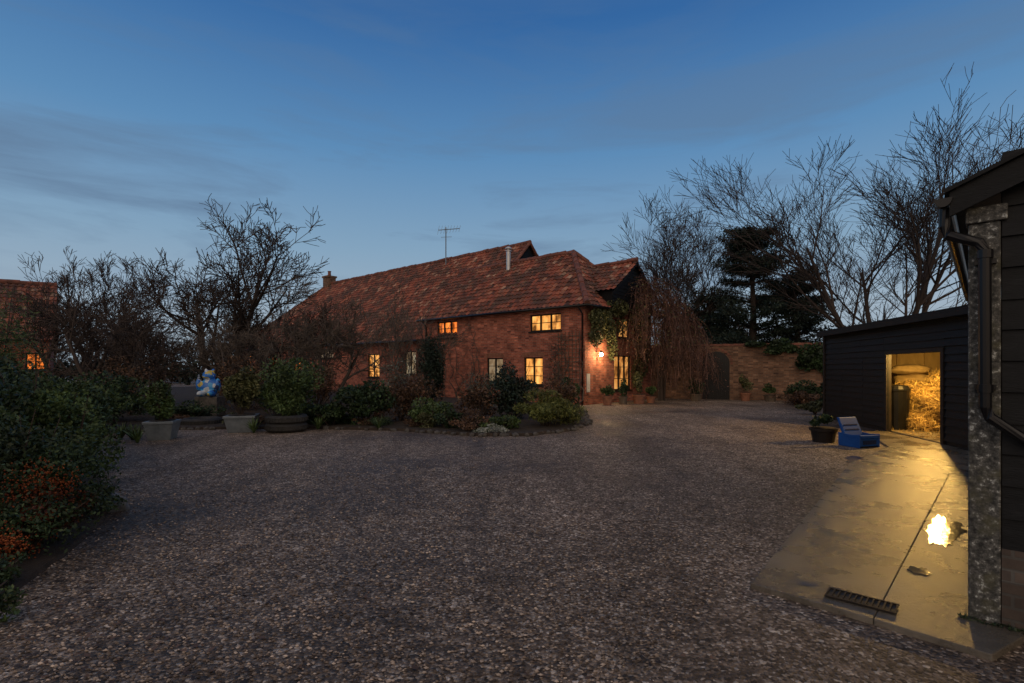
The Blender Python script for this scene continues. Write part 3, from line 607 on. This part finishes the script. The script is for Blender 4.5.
# ================================================================ CONCRETE PATH
path=empty('concrete_path')
def slab(pts,h=.04):
    mb=MB(); mb.prism([(a,b,-.02) for a,b in pts],[(a,b,h) for a,b in pts]); mb.done('slab',M['concrete'],path,bevel=.006)
slab([(1.73,3.72),(2.25,3.19),(6.505,7.61),(5.5,8.35)])
slab([(2.252,3.188),(2.62,2.79),(2.98,2.98),(6.98,7.4),(6.508,7.608)],.0385)
slab([(5.505,8.357),(6.5,7.622),(7.0,7.42),(8.4,8.3),(9.33,12.95),(8.6,12.4),(7.5,10.2)],.039)
def puddle(cx,cy,L,W,ang,seed,z):
    g=empty('puddle'); mb=MB(); pts=[]; K=110
    for k in range(K):
        a=k*2*math.pi/K; ca,sa=math.cos(a),math.sin(a)
        r0=1+.5*mnoise.noise(Vector((ca*1.4+seed,sa*1.4,seed)))+.32*mnoise.noise(Vector((ca*4+seed,sa*4,seed)))+.16*mnoise.noise(Vector((ca*11+seed,sa*11,seed)))
        x=ca*L*r0; y=sa*W*r0; pts.append((cx+x*math.cos(ang)-y*math.sin(ang),cy+x*math.sin(ang)+y*math.cos(ang),z))
    c=(cx,cy,z)
    for k in range(K): mb.poly([c,pts[k],pts[(k+1)%K]])
    mb.done('water_surface',M['water'],g,uv=False)
puddle(4.15,4.93,.60,.12,.82,3,.0435); puddle(3.12,3.93,.09,.06,.5,5,.0435); puddle(6.05,8.95,.40,.20,.9,11,.0035)
dg=empty('drain_grate'); Df=frame2(2.33,3.42,.74,-.67,.67,.74)
mb=MB(); mb.box(Df,-.19,.19,-.075,.075,.041,.046); mb.done('sump_shade_plate',M['tyre'],dg)  # flat dark plate on the slab, its colour stands for the shaded recess
mb=MB(); mb.box(Df,-.2,.2,-.085,-.07,.047,.056); mb.box(Df,-.2,.2,.07,.085,.047,.056)
for k in range(13): a=-.192+k*.032; mb.box(Df,a-.005,a+.005,-.07,.07,.047,.055)
mb.done('grate_bars',M['frame'],dg)
# ================================================================ NEAR WEATHERBOARD BARN
nb=empty('weatherboard_barn'); Kx,Ky=2.87,3.222
Nf=frame2(Kx,Ky,.733,-.68,.68,.733)
mb=MB(); mb.box(Nf,0,.15,0,.15,0,2.5); mb.done('concrete_post',M['lichen'],nb,bevel=.008)
mb=MB(); mb.box(Nf,-.012,.18,-.02,.13,2.502,2.60); mb.done('post_cap',M['lichen'],nb,bevel=.008)
No=lambda a,b,c: Nf(a,-b+.03,c)
mb=MB(); boards(mb,No,.155,3,.5,2.9,.19,out=.028); mb.done('front_boards',M['black'],nb)
mb=MB(); wall(mb,lambda a,b,c: Nf(a,b+.035,c),.152,3,0,2.9,[],.1); mb.done('front_lining',M['black'],nb)
mb=MB(); mb.box(Nf,.153,3,.0,.03,0,.5); mb.done('brick_plinth',brick_mat('plinth_brick',(.11,.08,.062),(.07,.052,.042),(.10,.09,.078)),nb)
mb=MB(); mb.box(Nf,.03,.12,.155,6.2,0,2.6); mb.done('side_wall',M['black'],nb)
mb=MB()
def rz(t): return 2.69+.43*(t+.106)
mb.prism([Nf(-.085,-.10,rz(-.085)-.15),Nf(3,-.10,rz(3)-.15),Nf(3,-.10,rz(3)),Nf(-.085,-.10,rz(-.085))],[Nf(-.085,-.07,rz(-.085)-.15),Nf(3,-.07,rz(3)-.15),Nf(3,-.07,rz(3)),Nf(-.085,-.07,rz(-.085))]); mb.done('bargeboard',M['black'],nb)
mb=MB(); mb.prism([Nf(-.11,-.13,rz(-.11)+.004),Nf(3,-.13,rz(3)+.004),Nf(3,-.13,rz(3)+.03),Nf(-.11,-.13,rz(-.11)+.03)],[Nf(-.11,6.3,rz(-.11)+.004),Nf(3,6.3,rz(3)+.004),Nf(3,6.3,rz(3)+.03),Nf(-.11,6.3,rz(-.11)+.03)]); mb.done('roof_sheet',M['black'],nb)
mb=MB(); 
n=10; prof=[(-.115+.045*math.cos(a),2.665-.055*math.sin(a)) for a in [math.pi*k/n for k in range(n+1)]]
for k in range(n):
    (a0,z0),(a1,z1)=prof[k],prof[k+1]; mb.poly([Nf(a0,-.12,z0),Nf(a1,-.12,z1),Nf(a1,6.2,z1),Nf(a0,6.2,z0)])
mb.poly([Nf(a,-.12,z) for a,z in prof]); 
mb.tube([Nf(-.11,-.04,2.615),Nf(-.11,-.04,2.50),Nf(-.09,-.05,2.44),Nf(-.01,-.06,2.40),Nf(.05,-.06,2.37),Nf(.078,-.06,2.31),Nf(.08,-.06,1.36),Nf(.10,-.06,1.30),Nf(.25,-.06,1.18),Nf(.55,-.06,1.02)],.031,12)
for z in (2.27,1.45): mb.tube([Nf(.08,-.06,z),Nf(.08,-.06,z+.05)],.038,12)
mb.box(Nf,.03,.13,-.03,-.001,1.47,1.50); mb.box(Nf,.03,.13,-.03,-.001,2.24,2.27)
mb.done('gutter_and_downpipe',M['pipe'],nb,smooth=False)
g=empty('moss'); P=np.array([Nf(random.uniform(-.05,.6),random.uniform(-.07,-.01),random.uniform(.03,.05)) for _ in range(400)]); quads_obj('tufts',rand_leaves(P,.013,.4),M['g_dark'],g)
# ================================================================ BLUE CHAIR + PLANTERS
ch=empty('blue_plastic_chair'); cs_=.92; Cf1=frame2(7.1,10.5,.95*cs_,.31*cs_,-.31*cs_,.95*cs_); Cf=lambda a,b,c: Cf1(a,b,c*cs_)
mb=MB()
mb.box(Cf,-.27,.27,-.26,.22,.03,.20)
mb.prism([Cf(-.27,-.28,.203),Cf(.27,-.28,.203),Cf(.27,.1,.203),Cf(-.27,.1,.203)],[Cf(-.27,-.28,.27),Cf(.27,-.28,.27),Cf(.27,.1,.225),Cf(-.27,.1,.225)])
mb.prism([Cf(-.27,.08,.22),Cf(.27,.08,.22),Cf(.27,.16,.22),Cf(-.27,.16,.22)],[Cf(-.26,.26,.62),Cf(.26,.26,.62),Cf(.26,.32,.62),Cf(-.26,.32,.62)])
for sx in (-.302,.272):
    mb.prism([Cf(sx,-.27,.0),Cf(sx,.24,.0),Cf(sx,.24,.30),Cf(sx,-.05,.27),Cf(sx,-.27,.29)],[Cf(sx+.03,-.27,.0),Cf(sx+.03,.24,.0),Cf(sx+.03,.24,.30),Cf(sx+.03,-.05,.27),Cf(sx+.03,-.27,.29)])
mb.done('moulded_shell',M['blue'],ch,bevel=.01)
mb=MB()
mb.box(Cf,-.20,.20,-.263,-.255,.07,.16)
for z in (.34,.44): 
    o_=(z-.22)/.4*.18+.078; mb.prism([Cf(-.2,o_-.003,z),Cf(.2,o_-.003,z),Cf(.2,o_+.005,z+.03),Cf(-.2,o_+.005,z+.03)],[Cf(-.2,o_+.02,z),Cf(.2,o_+.02,z),Cf(.2,o_+.03,z+.03),Cf(-.2,o_+.03,z+.03)])
mb.done('slot_shade_strips',noise_mat('blue_slot_shade',[(.3,(.002,.012,.05)),(.7,(.004,.02,.08))],4,.6,0),ch)  # raised strips in darker blue, painting the shade inside slots
pot('wooden_planter',6.75,11.1,.26,.3,'frame'); shrub('potted_plant',6.75,11.1,.26,.3,'g_dark',350,.05,.4,z0=.28,stems=False,lumps=6)
pot('galvanised_tub',-6.8,12.9,.34,.42,'metal',square=True); shrub('clipped_bush',-6.8,12.85,.45,1.15,'g_olive',5200,.045,z0=.42,lumps=22)
pot('galvanised_tub',-7.85,11.5,.28,.42,'metal',square=True); shrub('clipped_bush',-7.85,11.45,.38,1.05,'g_mid',4200,.04,z0=.40,lumps=22)
def tyre(x,y,R,z=.11,name='tyre_planter',levels=1):
    g=empty(name); mb=MB()
    for l in range(levels):
        prof=[(R*.62,-.05),(R*.7,-.1),(R*.9,-.1),(R,-.05),(R,.05),(R*.9,.1),(R*.7,.1),(R*.62,.05),(R*.62,-.05)]
        mb.lathe(prof,(x,y,z+l*.2),26)
        for k in range(40):
            a=k*6.283/40; mb.tube([(x+R*1.005*math.cos(a),y+R*1.005*math.sin(a),z+l*.2-.05),(x+R*1.005*math.cos(a+.04),y+R*1.005*math.sin(a+.04),z+l*.2+.05)],.012,4)
    mb.done('tyre',M['tyre'],g); s=MB(); s.lathe([(0,.05),(R*.66,.04)],(x,y,z+(levels-1)*.2),20); s.done('compost',M['soil'],g)
tyre(-8.6,14.2,.5,.12); tyre(-5.7,12.95,.5,.12,levels=2)
st=empty('painted_garden_statue'); x,y=-9.55,16.2
mb=MB(); mb.box(I,x-.35,x+.35,y-.25,y+.25,.08,.7); mb.done('plinth',M['stone'],st,bevel=.01)
mb=MB()
for c,r in (((0,0,.30),(.31,.22,.30)),((-.02,-.03,.66),(.20,.17,.18)),((-.05,-.16,.63),(.09,.1,.07)),((-.16,-.2,.10),(.1,.2,.1)),((.16,-.2,.10),(.1,.2,.1)),((-.30,-.1,.38),(.08,.1,.2)),((.30,-.1,.38),(.08,.1,.2)),((-.13,0,.82),(.05,.04,.07)),((.10,0,.82),(.05,.04,.07))):
    mb.blob((x+c[0],y+c[1],.70+c[2]),r,2,0)
m,nt,b=new_mat('painted_patches'); v=coord(nt); vo=N(nt,'ShaderNodeTexVoronoi',Scale=8); nt.links.new(v,vo.inputs['Vector']); sp=nt.nodes.new('ShaderNodeSeparateColor'); nt.links.new(vo.outputs['Color'],sp.inputs[0])
r=ramp(nt,[(0,(.02,.14,.48)),(.42,(.5,.56,.62)),(.58,(.05,.30,.62)),(.85,(.45,.36,.08)),(.92,(.02,.03,.10))],'CONSTANT'); nt.links.new(sp.outputs[0],r.inputs[0]); nt.links.new(r.outputs[0],b.inputs['Base Color']); b.inputs['Roughness'].default_value=.4
o=mb.done('figure',m,st,smooth=True); rm=o.modifiers.new('r','REMESH'); rm.mode='VOXEL'; rm.voxel_size=.025; rm.use_smooth_shade=True
# ================================================================ PLANTING
S=shrub
S('green_shrub',-5.75,13.3,.80,1.8,'g_mid',9000,.038,z0=.3,lumps=24)
S('dark_shrub',-4.2,14.4,1.0,1.3,'g_dark',5000,.05); S('dark_shrub',-3.2,15,1.1,1.5,'brown',3500,.04)
S('low_shrub',-2.2,13.8,.8,.75,'g_mid',3000,.04); S('low_shrub',-4.9,13.9,.7,.6,'g_dark',2500,.05); S('low_shrub',-1.2,13.3,.7,.5,'brown',1800,.04)
S('columnar_conifer',-2.7,17.3,.5,2.6,'g_con',9000,.045,.35,lumps=30); S('silver_shrub',-3.6,17,.9,1.9,'g_blue',2600,.04,.3)
S('dark_shrub',.0,15.3,.78,1.75,'g_con',7000,.045,lumps=20); S('yellow_shrub',.9,13.6,.95,.95,'g_yel',7000,.055,.2,lumps=20); S('yellow_shrub',1.6,14.6,.55,.65,'g_yel',2500,.05,.2)
S('low_shrub',-.2,12.8,.5,.45,'g_mid',1600,.04); S('pale_heather',-.45,12.2,.45,.25,'white',1600,.018,.4,stems=False); S('low_shrub',-1.1,12.6,.5,.4,'brown',1300,.035)
S('brown_shrub',-.9,15.5,.8,1.3,'brown',2600,.04); S('silver_shrub',-1.2,18.5,.9,1.7,'g_blue',2600,.04,.3); S('brown_shrub',1.7,18.4,.7,1.4,'brown',2500,.04)
S('dark_shrub',2.3,20.3,.5,1.3,'g_dark',2500,.05); S('brown_shrub',-6.8,17.5,1.2,1.9,'brown',3000,.04)
random.seed(77)
for k in range(22):
    t=random.random(); x=-9.3+9.6*t; y=13.75-(1.5*max(0,(t-.55)/.45))+random.uniform(0,.7)
    S('low_shrub',x,y,random.uniform(.3,.55),random.uniform(.25,.6),random.choice(['g_dark','brown','g_olive','g_mid','brown']),1100,random.choice([.03,.04]),random.choice([.25,.5]))
S('dark_shrub',-7.3,16,1.3,1.5,'g_dark',5000,.05); S('dark_shrub',-11.5,14.5,1.4,1.3,'g_dark',6000,.05); S('brown_shrub',-9.6,18.5,1.5,2.0,'brown',4000,.04); S('dark_shrub',-9.3,15.0,.8,.6,'g_dark',2500,.04)
S('dark_shrub',-10.9,12.6,1.2,1.3,'g_mid',6000,.045); S('brown_shrub',-12.4,16.8,1.4,2.2,'brown',4000,.04)
S('large_shrub',-7.8,8.1,1.05,1.7,'g_dark',16000,.034,lumps=30); S('large_shrub',-9.9,9.6,1.4,1.7,'g_olive',12000,.04,lumps=26); S('large_shrub',-9.1,7.6,1.2,2.6,'g_mid',11000,.04,lumps=26)
S('large_shrub',-6.75,7.5,.7,1.45,'g_dark',9000,.032,lumps=20)
S('large_shrub',-6.2,5.7,1.0,1.75,'g_dark',14000,.028,lumps=26)
S('feathery_shrub',-8.9,8.7,.8,2.9,'g_mid',6000,.05,.12)
bp=np.concatenate([lump_points((-4.3,4.45,.42),(.55,.5,.38),2800,26,.3),lump_points((-4.15,4.2,.25),(.5,.4,.22),1300,16,.3)])
bp+=rng.normal(size=bp.shape)*.04
S('pyracantha_bush',-4.5,4.7,.74,1.15,'g_dark',17000,.020,berries=bp,lumps=34,extra=lump_points((-4.28,4.45,.36),(.6,.5,.34),5200,24,.33))
S('low_shrub',-4.1,4.25,.62,.62,'g_dark',5000,.018,lumps=24)
S('large_shrub',-5.6,6.2,.7,1.5,'g_mid',11000,.028,lumps=26)
S('low_shrub',-3.3,3.15,.3,.22,'g_mid',1800,.016); S('low_shrub',-3.75,3.65,.3,.22,'g_dark',1800,.016); S('low_shrub',-4.6,5.4,.35,.35,'g_dark',2200,.022)
def strappy(name,x,y,h,n,mat):
    g=empty(name); Q=[]
    for k in range(n):
        a=random.uniform(0,6.28); l=h*random.uniform(.6,1); w=.022; px=Vector((-math.sin(a),math.cos(a),0))*w; o=random.uniform(.25,.8)
        p=Vector((x,y,0.02)); prev=(p-px,p+px)
        for i in range(1,5):
            t=i/4; c=p+Vector((math.cos(a)*l*o*t,math.sin(a)*l*o*t,l*(t-.55*o*t*t))); ww=px*(1-t*.9); cur=(c-ww,c+ww)
            Q.append([tuple(prev[0]),tuple(prev[1]),tuple(cur[1]),tuple(cur[0])]); prev=cur
    quads_obj('blades',np.array(Q),M[mat],g)
for k,(x,y) in enumerate(((-8.3,11.2),(-7.9,10.8),(-8.7,11.4),(-6.3,12.5),(-5.0,13.2),(-3.4,13.1))): strappy('strap_leaf_plant',x,y,.5,34,'g_mid')
for k,(px,py,r,h,m) in enumerate(((4.1,22.0,.22,.4,'terra'),(4.9,22.6,.2,.35,'wood'),(5.7,23.0,.28,.4,'terra'),(6.4,23.6,.2,.3,'terra'),(8.9,24.8,.28,.35,'wood'),(11.4,25.0,.25,.4,'terra'),(12.3,24.4,.28,.3,'wood'))):
    pot('plant_pot',px,py,r,h,m); S('potted_plant',px,py,r*1.3,.55+.25*(k%3),['g_mid','g_dark','g_olive'][k%3],900,.045,z0=h-.02,stems=False,lumps=8)
S('low_shrub',13.4,23.6,.9,.9,'g_dark',3000,.06); S('low_shrub',12.2,20.8,.8,.7,'brown',2200,.05); S('dark_shrub',11.8,18.6,.7,1.6,'g_dark',3500,.06); S('low_shrub',10.4,17.6,.5,.5,'g_olive',1200,.05); S('low_shrub',12.5,22.3,1.2,.5,'brown',2200,.05)
# ================================================================ TREES
bare_tree('bare_tree',20.0,27.5,16.6,(9,7,6,3),4,.075,.66,.30,stems=4,rmin=.0095,seed=33,trunk=.52,lean=.42,jit=.75,width=1.2)
bare_tree('bare_tree',12.2,36,13.4,(8,7,6,4),4,.08,.7,.2,stems=3,rmin=.011,seed=5,trunk=.5,lean=.35,jit=.8)
bare_tree('fruit_tree',-13.0,22.5,9.0,(8,7,6,4),4,.05,.88,.22,stems=2,rmin=.009,seed=8,mat='bark',trunk=.42,lean=.3,width=1.05)
bare_tree('fruit_tree',-9.7,19.5,5.4,(7,6,5,4),4,.03,.95,.12,stems=3,rmin=.006,seed=13,mat='barkpale',trunk=.42,lean=.5)
bare_tree('fruit_tree',-13.6,17.5,5.0,(7,6,5,4),4,.03,.95,.12,stems=3,rmin=.006,seed=14,mat='bark',trunk=.42,lean=.5)
bare_tree('fruit_tree',-8.2,23,5.2,(7,6,5,3),4,.04,.9,.12,stems=3,rmin=.007,seed=15,mat='barkpale',trunk=.42,lean=.4)
bare_tree('fruit_tree',-16.6,19.5,5.6,(7,6,5,3),4,.04,.9,.12,stems=3,rmin=.007,seed=25,mat='bark',trunk=.42,lean=.45)
bare_tree('fruit_tree',-11.6,24.5,5.2,(7,6,5,3),4,.04,.9,.12,stems=3,rmin=.008,seed=26,mat='bark',trunk=.42,lean=.45)
bare_tree('silver_sapling',-4.0,20.2,4.9,(8,6,4),3,.08,.7,.06,stems=3,rmin=.007,seed=16,mat='barkpale',trunk=.5)
bare_tree('bare_tree',-27.5,34,9.6,(7,6,5,3),4,.06,.75,.2,stems=2,rmin=.011,seed=17)
bare_tree('bare_tree',-32,34,9.2,(7,6,5,3),4,.06,.75,.2,stems=2,rmin=.011,seed=18)
def conifer(name,x,y,h,R,seed,nb=130):
    random.seed(seed); g=empty(name); mb=MB(); mb.tube([(x,y,0),(x+.2,y,h*.5),(x,y,h*.97)],[.3,.18,.03],8); P=[]
    for k in range(nb):
        t=random.uniform(.08,1)**.9; z=h*t; a=random.uniform(0,6.28); l=R*(1-t*.8)*random.uniform(.45,1.25)+.25
        e=Vector((x+math.cos(a)*l,y+math.sin(a)*l,z+l*.16)); s_=Vector((x,y,z-.1)); mb.tube([s_,s_.lerp(e,.5)+Vector((0,0,.1)),e],[.05,.035,.01],4,False)
        for i in range(6):
            c=s_.lerp(e,.35+.65*i/5); w=.28+.40*l/R*(1-i/8); m=55
            q=rng.normal(size=(m,3))*np.array([w*.6,w*.6,.12])+np.array(c)+np.array([0,0,.05]); P.append(q)
    mb.done('trunk',M['bark'],g,uv=False); quads_obj('needles',rand_leaves(np.concatenate(P),.10,.28),M['g_con'],g)
conifer('cedar_tree',14.9,32,10.2,5.0,4,125); conifer('cedar_tree',18.2,33,7.8,4.4,6,90); conifer('cedar_tree',13.0,34,6.2,3.4,9,60)
dt=empty('distant_trees'); random.seed(31); meshes=[]
for s_ in (41,42,43):
    random.seed(s_); mb=MB(); 
    for q in range(3): grow(mb,Vector((q*.1,0,0)),Vector((random.uniform(-.3,.3),random.uniform(-.3,.3),1)).normalized(),4,.14,0,3,(8,7,5),.07,.75,.018)
    zm=max(v[2] for v in mb.v); mb.v=[(a*8/zm,b*8/zm,c*8/zm) for a,b,c in mb.v]
    o=mb.done('distant_tree',M['bark'],dt,uv=False); meshes.append(o.data); o.location=(-45+s_,66,0)
random.seed(9)
for k in range(42):
    o=bpy.data.objects.new('distant_tree',random.choice(meshes)); COL.objects.link(o); o.parent=dt
    yy=random.uniform(46,75); xx=random.uniform(-1.15,1.15)*yy
    if -.7*yy<xx<.3*yy and yy<60: yy=random.uniform(62,80)
    o.location=(xx,yy,0); o.rotation_euler=(0,0,random.uniform(0,6.28)); s_=random.uniform(.7,1.15)*(1.0 if xx<0 else .85); o.scale=(s_*1.2,s_*1.2,s_)
hd=empty('distant_hedge'); Pn=[]
for k in range(90):
    a=-1.2+2.4*k/89; yy=random.uniform(48,56); Pn.append(lump_points((a*yy,yy,1.3),(2.2,1.2,random.uniform(1.2,2.2)),300,8))
quads_obj('leaves',rand_leaves(np.concatenate(Pn),.22,.6),M['g_con'],hd)
ct=empty('tiled_cottage'); house_keep=house; house=ct
Tf=frame2(-22.2,24.6,-.76,-.65,-.65,.76)
def E2(u,v,z): return Vector(Tf(u,v,z))
mb=MB(); wall(mb,Tf,0,9,0,3.0,[(.15,.85,1.5,2.3),(4,5,1.1,2.2)]); mb.box(Tf,0,.25,.26,6,0,3); mb.box(Tf,8.75,9,.26,6,0,3); mb.box(Tf,.26,8.7,5.75,6,0,3)
mb.prism([Tf(0,0,3.001),Tf(0,6,3.001),Tf(0,3,5.7)],[Tf(.25,0,3.001),Tf(.25,6,3.001),Tf(.25,3,5.7)]); mb.done('walls',M['brick'],ct)
window(Tf,.15,.85,1.5,2.3,2,'lit_orange',ct); window(Tf,4,5,1.1,2.2,2,'lit_orange',ct)
Lc=math.hypot(3.3,3)
plane('roof_a',E2(-.2,-.3,2.9),E2(1,-.3,2.9),E2(-.2,3,5.9),[(0,0),(9.4,0),(9.4,Lc),(0,Lc)])
plane('roof_b',E2(-.2,6.3,2.9),E2(1,6.3,2.9),E2(-.2,3,5.9),[(0,0),(9.4,0),(9.4,Lc),(0,Lc)])
ridge(E2(-.2,3,5.95),E2(9.2,3,5.95),ct); house=house_keep
# ================================================================ SKY / LIGHT
w=bpy.data.worlds.new('World'); scene.world=w; w.use_nodes=True; nt=w.node_tree; nt.nodes.clear()
out=nt.nodes.new('ShaderNodeOutputWorld'); tc=nt.nodes.new('ShaderNodeTexCoord'); sx=nt.nodes.new('ShaderNodeSeparateXYZ'); nt.links.new(tc.outputs['Generated'],sx.inputs[0])
r=ramp(nt,[(0,(.37,.45,.52)),(.10,(.34,.44,.54)),(.22,(.23,.375,.53)),(.38,(.108,.265,.49)),(.56,(.032,.135,.365)),(.72,(.08,.13,.25)),(1,(.15,.16,.21))]); nt.links.new(sx.outputs['Z'],r.inputs[0])  # last stops: unseen zenith greyed and lifted to add light on the ground
mp=nt.nodes.new('ShaderNodeMapping'); mp.inputs['Scale'].default_value=(1.2,1.0,7.0); mp.inputs['Rotation'].default_value=(0,.13,0); mp.inputs['Location'].default_value=(.05,.2,.40); nt.links.new(tc.outputs['Generated'],mp.inputs[0])
cn=N(nt,'ShaderNodeTexNoise',Scale=1.9,Detail=7,Roughness=.6,Distortion=.4); nt.links.new(mp.outputs[0],cn.inputs['Vector'])
cr=ramp(nt,[(.46,(0,0,0)),(.68,(.75,.75,.75))]); nt.links.new(cn.outputs['Fac'],cr.inputs[0])
band=ramp(nt,[(.10,(.3,.3,.3)),(.24,(1,1,1)),(.36,(.9,.9,.9)),(.48,(.45,.45,.45)),(.6,(.3,.3,.3))]); nt.links.new(sx.outputs['Z'],band.inputs[0])
cf=vm(nt,'MULTIPLY',cr.outputs[0],band.outputs[0])
mx=nt.nodes.new('ShaderNodeMix'); mx.data_type='RGBA'; nt.links.new(cf,mx.inputs[0]); nt.links.new(r.outputs[0],mx.inputs[6]); mx.inputs[7].default_value=(.115,.19,.31,1)
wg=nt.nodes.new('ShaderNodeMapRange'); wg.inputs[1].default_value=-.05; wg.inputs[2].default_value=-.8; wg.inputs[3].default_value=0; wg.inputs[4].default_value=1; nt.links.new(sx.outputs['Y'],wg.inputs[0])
m2=nt.nodes.new('ShaderNodeMix'); m2.data_type='RGBA'; nt.links.new(wg.outputs[0],m2.inputs[0]); nt.links.new(mx.outputs[2],m2.inputs[6]); m2.inputs[7].default_value=(.72,.54,.40,1)  # warm glow added to the unseen sky behind the camera to light the ground
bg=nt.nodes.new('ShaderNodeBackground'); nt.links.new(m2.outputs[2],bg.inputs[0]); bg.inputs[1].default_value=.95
sk=nt.nodes.new('ShaderNodeTexSky'); sk.sky_type='NISHITA'; sk.sun_disc=False; sk.sun_elevation=math.radians(.5); sk.sun_rotation=math.radians(200)
b2=nt.nodes.new('ShaderNodeBackground'); nt.links.new(sk.outputs[0],b2.inputs[0]); b2.inputs[1].default_value=.01
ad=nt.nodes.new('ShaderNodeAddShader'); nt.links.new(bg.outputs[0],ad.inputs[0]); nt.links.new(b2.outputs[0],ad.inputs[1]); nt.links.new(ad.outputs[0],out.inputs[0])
sun=bpy.data.lights.new('sun','SUN'); sun.energy=.42; sun.angle=math.radians(50); sun.color=(1,.86,.72); so=bpy.data.objects.new('sun',sun); COL.objects.link(so)
so.rotation_euler=(math.radians(58),0,math.radians(-20))
# ================================================================ CAMERA
cam=bpy.data.cameras.new('camera'); cam.lens=18; cam.sensor_width=36; cam.shift_y=.0259; cam.clip_end=2000; cam.clip_start=.05
co=bpy.data.objects.new('camera',cam); co.location=(0,0,1.6); co.rotation_euler=(math.radians(90),0,0); COL.objects.link(co); scene.camera=co
scene.view_settings.view_transform='Standard'; scene.view_settings.look='None'; scene.view_settings.exposure=0
